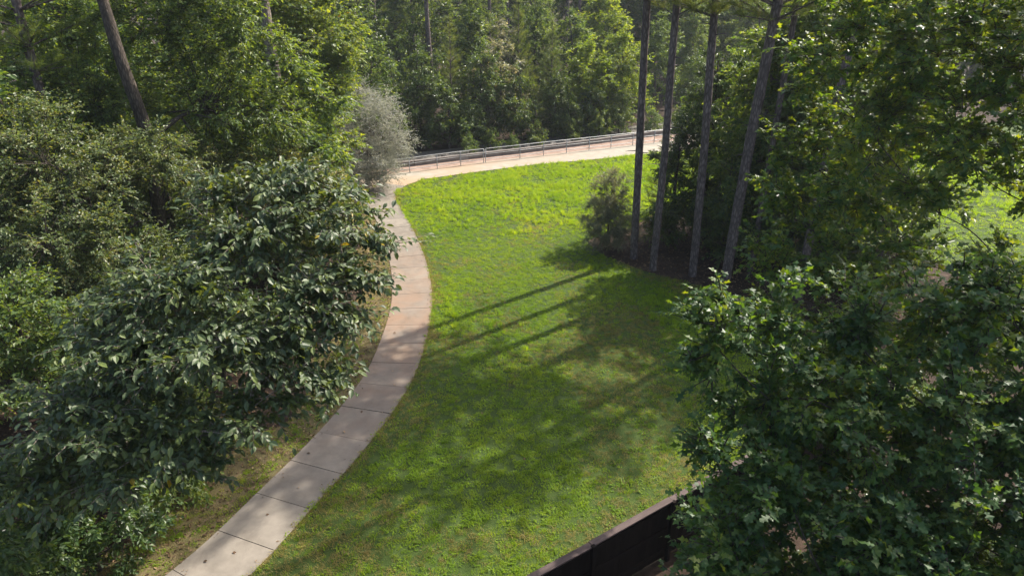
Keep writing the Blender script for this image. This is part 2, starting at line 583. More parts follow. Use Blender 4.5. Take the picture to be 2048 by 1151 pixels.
HALF = 0.885
s_joint0 = np.interp(13.0, cl[:, 1], arc) % 1.5      # a joint falls where the photo shows one
walk = empty('sidewalk', (0, 0, 0))
tag(walk, 'curving grey concrete footpath of jointed slabs beside the lawn', 'footpath', kind='structure')
s = s_joint0
while s < arc[-1] - 1.6:
    a, b = s + 0.009, s + 1.5 - 0.009
    mb = MB()
    ss = np.linspace(a, b, 6)
    top = rng.normal(0.028, 0.003)
    Vt, Vb = [], []
    for q in ss:
        c0, d0 = at_arc(q), side_dir(q)
        for k in (-1, 1):
            Vt.append([*(c0 + d0 * HALF * k), top])
            Vb.append([*(c0 + d0 * HALF * k), -0.08])
    V = np.array(Vt + Vb)
    n = len(Vt)
    F = []
    for i in range(5):
        l0, r0, l1, r1 = 2 * i, 2 * i + 1, 2 * i + 2, 2 * i + 3
        F += [(l0, r0, r1, l1), (n + l0, l0, l1, n + l1), (r0, n + r0, n + r1, r1)]
    F += [(0, n, n + 1, 1), (n - 2, n - 1, 2 * n - 1, 2 * n - 2)]
    org = at_arc(s + .75)
    V[:, :2] -= org
    mb.add(V, [np.array(F)])
    o = mb.build('slab', M['walk'], walk)
    o.location = (*org, 0)
    s += 1.5
walk_bed = []
for k in (-1, 1):
    e = [tuple(at_arc(q) + side_dir(q) * (HALF + .03) * k) for q in np.arange(s_joint0, arc[-1] - 1.5, 0.6)]
    walk_bed += e if k < 0 else e[::-1]
o = sheet('soil_bed', walk_bed, -0.006, M['floor'], walk)

# wide trail behind the lawn
TR_F = [(-9.2, 43.4), (-7.5, 44.2), (-7.1, 44.95), (-6.1, 46.4), (-2.3, 48.4), (1.35, 50.2), (5.2, 51.5), (9.7, 53.2), (18, 56.6), (30, 62)]
TR_B = [(34, 66.5), (22, 62.0), (10.0, 56.8), (6.2, 55.05), (2.5, 53.35), (-2.1, 51.2), (-7.35, 48.3), (-12, 46.6), (-22, 43.5), (-22, 40.0), (-12, 43.2)]
trail = sheet('trail', TR_F + TR_B, 0.016, M['trail'])
tag(trail, 'wide pale concrete trail streaked with clay behind the lawn', 'trail', kind='structure')
clay = sheet('soil_strip', [(-22, 43.5), (-12, 46.6), (-7.35, 48.3), (-2.1, 51.2), (2.5, 53.35), (6.2, 55.05), (10, 56.8), (22, 62.0), (34, 66.5), (30, 70), (14, 61.4),
                       (6.5, 57.2), (0.6, 54.2), (-4.1, 52.0), (-7.3, 49.9), (-13, 48.0), (-24, 45.4)], 0.008, M['clay'])
tag(clay, 'bare pink clay strip between the trail railing and low wall', 'soil', kind='structure')
grav = sheet('gravel_bank', [(-24, 45.4), (-13, 48.0), (-7.3, 49.9), (-4.1, 52.0), (0.6, 54.2), (6.5, 57.2), (14, 61.4), (30, 70), (28, 74), (12, 65), (5, 60.6), (-2, 57),
                        (-8, 54), (-14, 51.5), (-25, 49)], 0.0, M['gravel'])
tag(grav, 'grey stony ground between the low wall and the woods', 'gravel', kind='structure')

# lawn sheet
RIGHT_EDGE = [(40, 66), (26, 59.9), (18, 56.5)]
LAWN = [tuple(at_arc(q) + side_dir(q) * (HALF + .02)) for q in np.arange(s_joint0, np.interp(44.2, cl[:, 1], arc), 0.5)]
LAWN += [(-7.05, 45.0), (-6.1, 46.35), (-2.3, 48.35), (1.35, 50.15), (5.2, 51.45), (9.7, 53.15), (18, 56.5), (40, 66), (60, 66), (60, 22),
         (30, 22), (21.5, 29), (20.6, 35.5), (17, 38), (12.5, 39.5), (8.6, 39.0), (6.4, 36.0), (4.4, 34.8), (3.95, 34.0), (4.75, 32.1), (6.5, 30.1), (8.6, 28.5),
         (10.4, 26.9), (12.0, 25.0), (14, 22.0), (15, 18.9), (8.5, 15.8), (5.37, 13.75), (0.37, 10.4), (-2.6, 8.4), (-8, 5.0)]
lawn = sheet('lawn', LAWN, -0.004, M['lawn'])
tag(lawn, 'sunlit green lawn with tree shadows beside the footpath', 'lawn', kind='structure')
VERGE = [tuple(at_arc(q) - side_dir(q) * (HALF + .02)) for q in np.arange(s_joint0, np.interp(43.0, cl[:, 1], arc), 0.5)]
verge_w = [1.75 + 1.1 * max(0, 1 - i / 28) + 0.45 * math.sin(i * 0.37) + 0.25 * math.sin(i * 1.1) for i in range(len(VERGE))]
VERGE += [tuple(at_arc(q) - side_dir(q) * (HALF + w)) for q, w in list(zip(np.arange(s_joint0, np.interp(43.0, cl[:, 1], arc), 0.5), verge_w))[::-1]]
verge = sheet('verge', VERGE, -0.004, M['verge'])
tag(verge, 'narrow patchy grass verge along the left of the footpath', 'verge', kind='structure')

# ------------------------------------------------------------------ scattered stuff (instances on points)
proto_col = bpy.data.collections.new('prototypes')


def scatter(name, P, rot, scl, idx, protos, label, cat):
    pc = bpy.data.collections.new(name + '_kinds')
    for i, (pm, mat) in enumerate(protos):
        po = bpy.data.objects.new('%s_kind_%02d' % (name, i), pm)
        if not pm.materials: pm.materials.append(mat)
        pc.objects.link(po)
    me = bpy.data.meshes.new(name)
    me.vertices.add(len(P))
    me.vertices.foreach_set('co', np.ascontiguousarray(P, np.float32).ravel())
    a = me.attributes.new('rot', 'FLOAT_VECTOR', 'POINT'); a.data.foreach_set('vector', np.ascontiguousarray(rot, np.float32).ravel())
    a = me.attributes.new('scl', 'FLOAT_VECTOR', 'POINT'); a.data.foreach_set('vector', np.ascontiguousarray(scl, np.float32).ravel())
    a = me.attributes.new('idx', 'INT', 'POINT'); a.data.foreach_set('value', np.ascontiguousarray(idx, np.int32))
    o = link(name, me)
    ng = bpy.data.node_groups.new(name, 'GeometryNodeTree')
    ng.interface.new_socket('Geometry', in_out='INPUT', socket_type='NodeSocketGeometry')
    ng.interface.new_socket('Geometry', in_out='OUTPUT', socket_type='NodeSocketGeometry')
    gi = ng.nodes.new('NodeGroupInput'); go = ng.nodes.new('NodeGroupOutput')
    iop = ng.nodes.new('GeometryNodeInstanceOnPoints')
    ci = ng.nodes.new('GeometryNodeCollectionInfo')
    ci.inputs['Collection'].default_value = pc
    ci.inputs['Separate Children'].default_value = True
    ci.inputs['Reset Children'].default_value = True

    def na(nm, t):
        n = ng.nodes.new('GeometryNodeInputNamedAttribute'); n.data_type = t
        n.inputs['Name'].default_value = nm
        return n.outputs['Attribute']
    L = ng.links.new
    L(gi.outputs[0], iop.inputs['Points']); L(ci.outputs[0], iop.inputs['Instance'])
    iop.inputs['Pick Instance'].default_value = True
    L(na('idx', 'INT'), iop.inputs['Instance Index'])
    L(na('rot', 'FLOAT_VECTOR'), iop.inputs['Rotation'])
    L(na('scl', 'FLOAT_VECTOR'), iop.inputs['Scale'])
    L(iop.outputs[0], go.inputs[0])
    md = o.modifiers.new('scatter', 'NODES'); md.node_group = ng
    tag(o, label, cat, kind='stuff')
    return o


def tuft(name, n, rad, h, w, lean=0.5, seedhead=False):
    V, F = [], []
    for i in range(n):
        a = rng.uniform(0, 2 * np.pi); r = rad * math.sqrt(rng.uniform())
        b = np.array([r * math.cos(a), r * math.sin(a), 0])
        th = rng.uniform(0, 2 * np.pi); d = np.array([math.cos(th), math.sin(th), 0])
        s = np.array([-d[1], d[0], 0]) * w * rng.uniform(.7, 1.2) / 2
        hh = h * rng.uniform(0.55, 1.1); ln = hh * lean * rng.uniform(0.3, 1.5)
        p1 = b + d * ln * 0.35 + np.array([0, 0, hh * .62]); p2 = b + d * ln + np.array([0, 0, hh * (1 - .25 * lean)])
        k = len(V)
        V += [b - s, b + s, p1 + s * .8, p1 - s * .8, p2]
        F += [(k, k + 1, k + 2), (k, k + 2, k + 3), (k + 3, k + 2, k + 4)]
    return np_mesh(name, np.array(V), [np.array(F)])


def rand_in(poly, dens, lo, hi):
    """random points in a polygon clipped to a box, about dens per square metre"""
    n = int((hi[0] - lo[0]) * (hi[1] - lo[1]) * dens)
    P = rng.uniform(lo, hi, (n, 2))
    return P[in_poly(P, poly)]


def value_noise(P, s, seed):
    g_ = np.random.default_rng(seed).uniform(0, 1, (64, 64))
    q = P / s + 1000.0
    i = np.floor(q).astype(int); f = q - i; f = f * f * (3 - 2 * f)
    a = g_[i[:, 0] % 64, i[:, 1] % 64]; b = g_[(i[:, 0] + 1) % 64, i[:, 1] % 64]
    c_ = g_[i[:, 0] % 64, (i[:, 1] + 1) % 64]; d = g_[(i[:, 0] + 1) % 64, (i[:, 1] + 1) % 64]
    return (a * (1 - f[:, 0]) + b * f[:, 0]) * (1 - f[:, 1]) + (c_ * (1 - f[:, 0]) + d * f[:, 0]) * f[:, 1]


tufts = [(tuft('turf_a', 22, 0.10, 0.055, 0.011, 0.9), M['grass']), (tuft('turf_b', 18, 0.09, 0.075, 0.011, 0.7), M['grass']),
         (tuft('turf_c', 26, 0.13, 0.045, 0.013, 1.1), M['grass']), (tuft('tall_a', 22, 0.10, 0.20, 0.012, 0.55), M['grass']),
         (tuft('tall_b', 16, 0.08, 0.30, 0.011, 0.45), M['grass']), (tuft('clover', 24, 0.12, 0.05, 0.03, 1.3), M['grass']),
         (tuft('dry_a', 22, 0.12, 0.045, 0.010, 1.2), M['grass_dry']), (tuft('dry_b', 16, 0.10, 0.06, 0.010, 1.0), M['grass_dry'])]
edge = np.array([at_arc(q) + side_dir(q) * (HALF + rng.normal(0.03, .035)) for q in np.arange(s_joint0, np.interp(44, cl[:, 1], arc), 0.035)])
P = np.vstack([edge, rand_in(LAWN, 75, (-10, 8), (13, 30)), rand_in(LAWN, 60, (-10, 30), (13, 54)), rand_in(LAWN, 14, (13, 17), (40, 62))])
nv = value_noise(P, 1.6, 3) * .6 + value_noise(P, .5, 4) * .4
keep = rng.uniform(0, 1, len(P)) < 0.45 + 0.75 * nv
P, nv = P[keep], nv[keep]
far = np.clip((P[:, 1] - 34) / 8, 0, 1) * np.clip(0.35 + 0.65 * (P[:, 0] + 9) / 8, 0, 1)
u_ = rng.uniform(0, 1, len(P))
idx = rng.choice([0, 0, 1, 2, 5], len(P))
idx = np.where((u_ < far * 0.75 * (nv * 1.5)), rng.choice([3, 3, 4], len(P)), idx)
idx = np.where((nv > 0.74) & (u_ > .88), 3, idx)
# worn, drier patches between the lusher ones, most of them in the near half and along the walk
dry = 0.62 * value_noise(P, 4.2, 21) + 0.38 * value_noise(P, 1.3, 22)
walk_d = np.min(np.linalg.norm(P[:, None, :] - cl[None, ::6, :], axis=2), axis=1)
dry += np.clip(1.6 - walk_d, 0, .6) * .35 - np.clip((P[:, 1] - 32) / 10, 0, 1) * .22
idx = np.where(rng.uniform(0, 1, len(P)) < np.clip((dry - .50) * 3.2, 0, .75), rng.choice([6, 7], len(P)), idx)
rot = np.zeros((len(P), 3)); rot[:, 2] = rng.uniform(0, 6.28, len(P)); rot[:, :2] = rng.normal(0, .15, (len(P), 2))
sx_ = rng.uniform(.75, 1.35, len(P)) * (1 + 0.35 * (P[:, 0] > 13))
scl = np.stack([sx_ * rng.uniform(.9, 1.2, len(P)), sx_, sx_ * (0.7 + 0.6 * nv)], 1)
scatter('grass', np.column_stack([P, np.zeros(len(P))]), rot, scl, idx, tufts, 'bright green grass covering the lawn, taller towards the trail', 'grass')

P = rand_in(VERGE, 60, (-12, 6), (-3, 44))
nv = value_noise(P, .9, 8)
P = P[rng.uniform(0, 1, len(P)) < 0.22 + 0.8 * nv]
rot = np.zeros((len(P), 3)); rot[:, 2] = rng.uniform(0, 6.28, len(P))
sx_ = rng.uniform(.7, 1.2, len(P))
scatter('verge_grass', np.column_stack([P, np.zeros(len(P))]), rot, np.stack([sx_, sx_, sx_ * .8], 1), np.where(rng.uniform(0, 1, len(P)) < np.clip((P[:, 1] - 12) / 14, .25, .75), rng.choice([6, 7], len(P)), rng.choice([0, 1, 2, 5], len(P))), tufts,
        'thin patchy grass on the verge left of the footpath', 'grass')

# fallen leaves: verge, woodland floor on both sides
lv = [(np_mesh('litter_leaf_%d' % i, np.array([[0, 0, 0.01], [.05, .022, .03], [.11, 0, .012], [.05, -.022, .02 + .01 * i]]), [np.array([[0, 1, 2], [0, 2, 3]])]), M['litter']) for i in range(2)]
BED = [(4.2, 34.6), (4.75, 32.1), (6.5, 30.1), (8.6, 28.5), (10.4, 26.9), (12, 25), (14, 22), (24, 22), (26, 36), (17, 38), (12.5, 39.5), (8.6, 39)]
LEFTW = VERGE[:len(VERGE) // 2][::1] + [(-12, 43), (-24, 40), (-20, 10), (-14, 6)]
P = np.vstack([rand_in(VERGE, 26, (-12, 6), (-3, 44)), rand_in(LEFTW, 40, (-18, 8), (-4, 42)), rand_in(BED, 45, (4, 22), (20, 39)), rand_in(LAWN, 0.7, (-6, 10), (4, 30))])
wk = np.array([at_arc(q) + side_dir(q) * rng.choice([-1, 1]) * HALF * (1 - abs(rng.normal(0, .22))) for q in rng.uniform(s_joint0, arc[-1] - 3, 170)])
rot = np.column_stack([rng.normal(0, .35, (len(P), 2)), rng.uniform(0, 6.28, len(P))])
sx_ = rng.uniform(.6, 1.3, len(P))
nw = len(wk); P = np.vstack([P, wk]); zl = np.concatenate([np.full(len(P) - nw, .004), np.full(nw, .036)])
rot = np.vstack([rot, np.column_stack([rng.normal(0, .15, (nw, 2)), rng.uniform(0, 6.28, nw)])]); sx_ = np.concatenate([sx_, rng.uniform(.35, .8, nw)])
scatter('leaf_litter', np.column_stack([P, zl]), rot, np.stack([sx_] * 3, 1), rng.integers(0, 2, len(P)), lv,
        'brown fallen leaves scattered over verge and woodland floor', 'leaves')

# ------------------------------------------------------------------ trail railing
def railing(name, pts, label, hgt=1.07):
    root = empty(name, (pts[0][0], pts[0][1], 0))
    tag(root, label, 'railing', 'pipe railings along the trail')
    o0 = np.array([pts[0][0], pts[0][1], 0])
    P_ = [np.array([x, y, 0.0]) - o0 for x, y in pts]
    for p_ in P_:
        mb = MB(); mb.tube([p_, p_ + [0, 0, hgt]], [0.029, 0.029], 8); po = mb.build('post', M['metal'], root, True)
        mb = MB(); mb.tube([p_, p_ + [0, 0, .012]], [0.08, 0.08], 8); mb.build('base_plate', M['metal'], po)
    for a, b in zip(P_[:-1], P_[1:]):
        for z, r_, nm in ((hgt - .01, .030, 'top_rail'), (0.66, .022, 'middle_rail'), (0.26, .022, 'bottom_rail')):
            mb = MB(); mb.tube([a + [0, 0, z], b + [0, 0, z]], [r_, r_], 8, cap=False); mb.build(nm, M['metal'], root, True)
    return root


railing('pipe_railing', [(-15.5, 45.0), (-13.3, 45.8), (-11.2, 46.55), (-9.2, 47.3), (-7.35, 48.1), (-5.48, 49.2), (-3.82, 50.1), (-2.15, 50.93)],
        'grey pipe railing along trail, left section running behind the silvery shrub')
railing('pipe_railing', [(-2.0, 51.0), (0.62, 52.2), (2.48, 53.15), (4.35, 54.0), (6.24, 54.87), (8.11, 55.7), (10.04, 56.6), (12.0, 57.5), (14.0, 58.4), (16, 59.3), (18, 60.2), (20, 61.1)],
        'grey pipe railing along trail, right section passing behind the pine trunks')
# wire mesh panel fixed on the left section
pr = empty('mesh_panel', (-3.95, 49.95, 0.3)); tag(pr, 'small grey mesh panel hung on left railing section', 'panel')
mb = MB()
dx = np.array([1.66, 0.92, 0]); dx /= np.linalg.norm(dx)
mb.tube([[0, 0, 0], dx * .8, dx * .8 + [0, 0, .72], [0, 0, .72], [0, 0, 0]], .012, 6, cap=False); mb.build('frame', M['metal'], pr)
for k in range(1, 8):
    mb = MB(); mb.tube([dx * .1 * k, dx * .1 * k + [0, 0, .72]], .006, 5, cap=False); mb.build('wire', M['metal'], pr)
    mb = MB(); mb.tube([[0, 0, .09 * k], dx * .8 + [0, 0, .09 * k]], .006, 5, cap=False); mb.build('wire', M['metal'], pr)

# low wall behind the clay strip, cast in lengths
WL = [(-24, 45.6), (-18, 47.0), (-13, 48.2), (-7.3, 50.1), (-4.1, 51.8), (0.6, 54.0), (3.6, 55.6), (6.5, 57.1), (10.4, 59.3), (14, 61.2), (22, 65.6), (30, 70)]
wroot = empty('low_wall', (-4, 52, 0)); tag(wroot, 'low grey concrete kerb wall running behind the railing', 'wall')
for (x0, y0), (x1, y1) in zip(WL[:-1], WL[1:]):
    L_ = math.hypot(x1 - x0, y1 - y0)
    mb = MB()
    mb.box(((x0 + x1) / 2 + 4, (y0 + y1) / 2 - 52, 0.17), (L_ - .02, .34, .42), math.atan2(y1 - y0, x1 - x0))
    mb.build('wall_length', M['wall'], wroot)
# rocks on the stony bank
for i, (x, y, r_) in enumerate([(4.6, 57.3, .45), (3.4, 56.8, .3), (6.0, 58.2, .35), (-5.2, 52.8, .3), (1.2, 56.0, .3), (-2.2, 54.2, .28), (8.2, 59.5, .4)]):
    V = unit(rng.normal(0, 1, (42, 3)))
    import bmesh
    bm = bmesh.new()
    bmesh.ops.create_icosphere(bm, subdivisions=2, radius=r_)
    for v in bm.verts:
        q = v.co.copy(); v.co *= 1 + 0.22 * math.sin(q.x * 9 / r_ * .4 + i) * math.cos(q.y * 7 / r_ * .4 + i * 2) + rng.normal(0, .05)
        v.co.z *= 0.6
    me = bpy.data.meshes.new('rock'); bm.to_mesh(me); bm.free()
    o = link('rock', me, None, M['gravel']); o.location = (x, y, r_ * .25); o.rotation_euler = (0, 0, i * 1.3)
    tag(o, 'pale grey rock on the stony bank behind the low wall', 'rock', 'rocks on the stony bank')

# ------------------------------------------------------------------ board fence, lower right
FA, FB = np.array([-2.6, 8.21]), np.array([12.0, 18.03])
fd = (FB - FA) / np.linalg.norm(FB - FA); fl = np.linalg.norm(FB - FA); fang = math.atan2(fd[1], fd[0])
fn = np.array([-fd[1], fd[0]])            # towards the lawn
fence = empty('board_fence', (FA[0], FA[1], 0), fang)
tag(fence, 'dark brown stained wooden privacy fence with flat cap below the oak', 'fence')
bw = 0.142
bme = None
for i in range(int(fl / bw)):
    if bme is None:
        mb = MB(); mb.box((0, 0, 0.90), (bw - .004, .019, 1.78)); bme = mb.mesh('board')
    o = link('board', bme, fence, M['wood']); o.location = (bw * (i + .5), 0.03 + rng.normal(0, .0015), rng.normal(0, .004))
mb = MB(); mb.box((0, 0, 0.92), (.09, .09, 1.84)); pme = mb.mesh('post')
x = 0.3
while x < fl:
    o = link('post', pme, fence, M['wood']); o.location = (x, -0.10, 0); x += 2.44
x = 0.3
while x < fl - 1:
    for z in (0.25, 0.95, 1.60):
        mb = MB(); mb.box((1.215, 0, 0), (2.425, .038, .089)); o = mb.build('rail', M['wood'], fence); o.location = (x, -0.0, z)
    mb = MB(); mb.box((1.215, 0, 0), (2.43, .16, .036)); o = mb.build('cap', M['wood_cap'], fence); o.location = (x, -0.01, 1.815 + rng.normal(0, .004)); o.rotation_euler = (0, rng.normal(0, .003), rng.normal(0, .004))
    x += 2.44

# ------------------------------------------------------------------ trees
def lobe_points(lobe, n, shell=0.55):
    c = np.array(lobe[:3]); r = np.array(lobe[3:6] if len(lobe) >= 6 else [lobe[3]] * 3)
    d = unit(rng.normal(0, 1, (n, 3)))
    rr = rng.uniform(0, 1, n) ** shell
    return c + d * rr[:, None] * r


def curve_pts(a, b, sag=0.15, n=6, wob=0.05):
    a, b = np.asarray(a, float), np.asarray(b, float)
    L_ = np.linalg.norm(b - a)
    t = np.linspace(0, 1, n)[:, None]
    up = np.array([0, 0, 1.0])
    off = rng.normal(0, 1, 3); off -= off.dot(unit(b - a)) * unit(b - a)
    return a + (b - a) * t + up * sag * L_ * np.sin(np.pi * t) * 0.6 + off * wob * L_ * np.sin(np.pi * t)


def broadleaf(base, trunk, lobes, leaf, clumps=14, clump_r=0.55, sprays=9, per=9, size=0.12, tmpl=None, shell=0.55, droop=0.35, up=1.0,
              nj=0.55, spray_len=0.45, twigs=True, limb_r=0.06, bark='bark_grey', flat=0.75, trunk_sides=10, tint_mu=0.45, tint_sd=0.22, noise_t=0.04):
    """returns dict of meshes in local coordinates (origin = base)"""
    base = np.array(base, float)
    trunk = np.array(trunk, float)                       # (n,4) x y z r, world
    tp = catmull(trunk, 6)
    mbt = MB(); mbt.tube(tp[:, :3] - base, tp[:, 3], trunk_sides, noise_t)
    limb_meshes = []
    A_all, B_all, r_all = [], [], []
    C_all = []
    nodes = [np.column_stack([tp[:, :3], tp[:, 3]])]
    lobes = sorted(lobes, key=lambda q: np.min(np.linalg.norm(tp[:, :3] - np.array(q[:3]), axis=1)))
    for lb in lobes:
        n_c = max(3, int(clumps * (lb[3] ** 1.7 if len(lb) < 6 else (lb[3] * lb[4] * lb[5]) ** (1.7 / 3))))
        C = lobe_points(lb, n_c, shell)
        C = C[C[:, 2] > 0.15]
        c0 = np.array(lb[:3])
        nd = np.vstack(nodes)
        hd = np.linalg.norm(nd[:, :2] - c0[:2], axis=1)
        score = np.linalg.norm(nd[:, :3] - c0, axis=1) + 1.2 * np.maximum(0, nd[:, 2] - (c0[2] - 0.3 * hd)) + np.where(nd[:, 3] < .012, .6, 0)
        k = int(np.argmin(score))
        r_l = max(.012, min(nd[k, 3] * 0.72, limb_r * (0.6 + 0.4 * lb[3])))
        lp = curve_pts(nd[k, :3], c0, 0.10, 9, 0.11)
        lr_ = np.linspace(r_l, max(.008, r_l * .4), 9)
        nodes.append(np.column_stack([lp[2:], lr_[2:]]))
        mb = MB(); mb.tube(lp - base, lr_, 6, .06)
        limb_meshes.append(mb)
        # branches: from the nearest limb sample to the clump centre
        d2 = np.linalg.norm(C[:, None] - lp[None, 2:], axis=2)
        j = np.argmin(d2 + rng.uniform(0, .5, d2.shape), axis=1) + 2
        A_all.append(lp[j]); B_all.append(C); r_all.append(np.full(len(C), r_l * .32))
        C_all.append(C)
    C = np.vstack(C_all); A = np.vstack(A_all)
    inward = unit(A - C)
    nC = len(C)
    cr = clump_r * rng.uniform(.6, 1.3, nC)
    ctint = rng.normal(0, .12, nC)
    off = unit(rng.normal(0, 1, (nC, sprays, 3))) * (rng.uniform(.35, 1, (nC, sprays, 1))) * cr[:, None, None]
    off[..., 2] *= flat
    off -= inward[:, None] * cr[:, None, None] * 0.25
    tips = C[:, None] + off
    starts = C[:, None] + inward[:, None] * cr[:, None, None] * .2 + off * 0.15
    tips = tips.reshape(-1, 3); starts = starts.reshape(-1, 3)
    ctint = np.repeat(ctint, sprays)
    ax = unit(tips - starts + np.array([0, 0, -.05]))
    # leaves along the last stretch of each twig
    n = len(tips)
    t = np.linspace(0, 1, per)[None, :] + rng.normal(0, .04, (n, per))
    L_ = spray_len * rng.uniform(.7, 1.25, n)
    Pl = tips[:, None] - ax[:, None] * (L_[:, None] * (1 - t))[..., None]
    side = unit(np.cross(ax, np.array([0, 0, 1.0])) + 1e-3)
    sg = np.where(np.arange(per) % 2 == 0, 1.0, -1.0)
    fwd = 0.45 + 0.5 * t
    d = ax[:, None] * fwd[..., None] + side[:, None] * sg[None, :, None] * (1.05 - .55 * t)[..., None] + rng.normal(0, .28, (n, per, 3)) + np.array([0, 0, -droop])
    nr = np.array([0, 0, up]) + rng.normal(0, nj, (n, per, 3)) + ax[:, None] * 0.15
    sz = size * rng.uniform(.5, 1.25, (n, per))
    tint = np.clip(tint_mu + ctint[:, None] + rng.normal(0, tint_sd, (n, per)), 0, .93)
    tint[rng.uniform(0, 1, (n, per)) < .0025] = 1.0
    Pl, d, nr, sz, tint = Pl.reshape(-1, 3), d.reshape(-1, 3), nr.reshape(-1, 3), sz.ravel(), tint.ravel()
    ok = Pl[:, 2] > 0.05
    Pl, d, nr, sz, tint = Pl[ok], d[ok], nr[ok], sz[ok], tint[ok]
    Vb, Fb = twig_tubes(A - base, C - base, np.concatenate(r_all), np.concatenate(r_all) * .45, 4)
    mbb = MB(); mbb.add(Vb, [Fb])
    if twigs:
        Vt, Ft = twig_tubes(starts - base, tips - base, 0.012, 0.004, 3)
        mbb.add(Vt, [Ft])
    return dict(base=base, trunk=mbt, limbs=limb_meshes, branches=mbb, P=Pl - base, d=d, n=nr, s=sz, t=tint, leaf=leaf, tmpl=tmpl or tmpl_rhomb(), bark=bark)


def plant(name, T, label, cat='tree', group=None, single=0, rz=0, limbs_named=True, trunk_name='trunk'):
    root = empty(name, T['base'], rz)
    tag(root, label, cat, group)
    if trunk_name:
        T['trunk'].build(trunk_name, M[T['bark']], root, True)
    if limbs_named:
        for mb in T['limbs']:
            mb.build('limb', M[T['bark']], root, True)
    else:
        for mb in T['limbs'][1:]:
            for v, in zip(mb.v): pass
        mm = MB()
        for mb in T['limbs']:
            V = np.vstack(mb.v)
            mm.add(V, [np.vstack(mb.f4)] + ([np.vstack(mb.f3)] if mb.f3 else []))
        mm.build('limbs', M[T['bark']], root, True)
    o = T['branches'].build('branches', M[T['bark']], root); o['kind'] = 'stuff'
    mask = np.ones(len(T['P']), bool)
    if single:
        # the leaves nearest to the open side of the crown become objects of their own
        w = T['P'] + T['base'] - np.array([0, 0, CAM_H])
        dist = np.linalg.norm(w, axis=1)
        order = np.argsort(dist + rng.uniform(0, 1.2, len(dist)))
        pick = order[:single]
        mask[pick] = False
        TV, TF = T['tmpl']
        kinds = []
        for tv in (0.25, 0.45, 0.65):
            me = np_mesh('leaf', TV, [TF], False, np.full(len(TV), tv)); me.materials.append(M[T['leaf']]); kinds.append(me)
        dd, s_, nn = leaf_frames(T['d'][pick], T['n'][pick])
        for i, k in enumerate(pick):
            lo = bpy.data.objects.new('leaf', kinds[min(2, int(T['t'][k] * 3))])
            COL.objects.link(lo); lo.parent = root
            mt = Matrix.Identity(4)
            for r_ in range(3):
                mt[r_][0] = dd[i][r_] * T['s'][k]; mt[r_][1] = s_[i][r_] * T['s'][k]; mt[r_][2] = nn[i][r_] * T['s'][k]; mt[r_][3] = T['P'][k][r_]
            lo.matrix_basis = mt
    me = leaves_mesh('crown', tmpl_oak_light() if T['leaf'] == 'leaf_oak' else T['tmpl'], T['P'][mask], T['d'][mask], T['n'][mask], T['s'][mask], T['t'][mask])
    o = link('crown', me, root, M[T['leaf']]); o['kind'] = 'stuff'
    return root


def copy_tree(root, name, loc, rz, scale, label, cat='tree', group=None):
    r = bpy.data.objects.new(name, None)
    COL.objects.link(r); r.location = loc; r.rotation_euler = (0, 0, rz)
    r.scale = scale if isinstance(scale, tuple) else (scale,) * 3
    r.empty_display_size = .3
    tag(r, label, cat, group)
    for ch in root.children:
        c_ = ch.copy(); COL.objects.link(c_); c_.parent = r
        for g_ in ch.children:
            e_ = g_.copy(); COL.objects.link(e_); e_.parent = c_
    return r


# needle tuft template for pines: a burst of needles along +x
def tmpl_needles(n=16, L_=1.0, w=0.035, spread=0.8):
    V, F = [], []
    g_ = np.random.default_rng(5)
    for i in range(n):
        a = 2 * np.pi * i / n * 2.4; sp = spread * g_.uniform(.35, 1.1)
        d = unit(np.array([1.0, sp * math.cos(a), sp * math.sin(a)]))
        s_ = unit(np.cross(d, g_.normal(0, 1, 3))) * w / 2
        b = np.array([g_.uniform(-.3, .25), 0, 0])
        k = len(V)
        V += [b - s_, b + s_, b + d * L_ * g_.uniform(.75, 1.1)]
        F.append((k, k + 1, k + 2))
    return np.array(V), np.array(F)


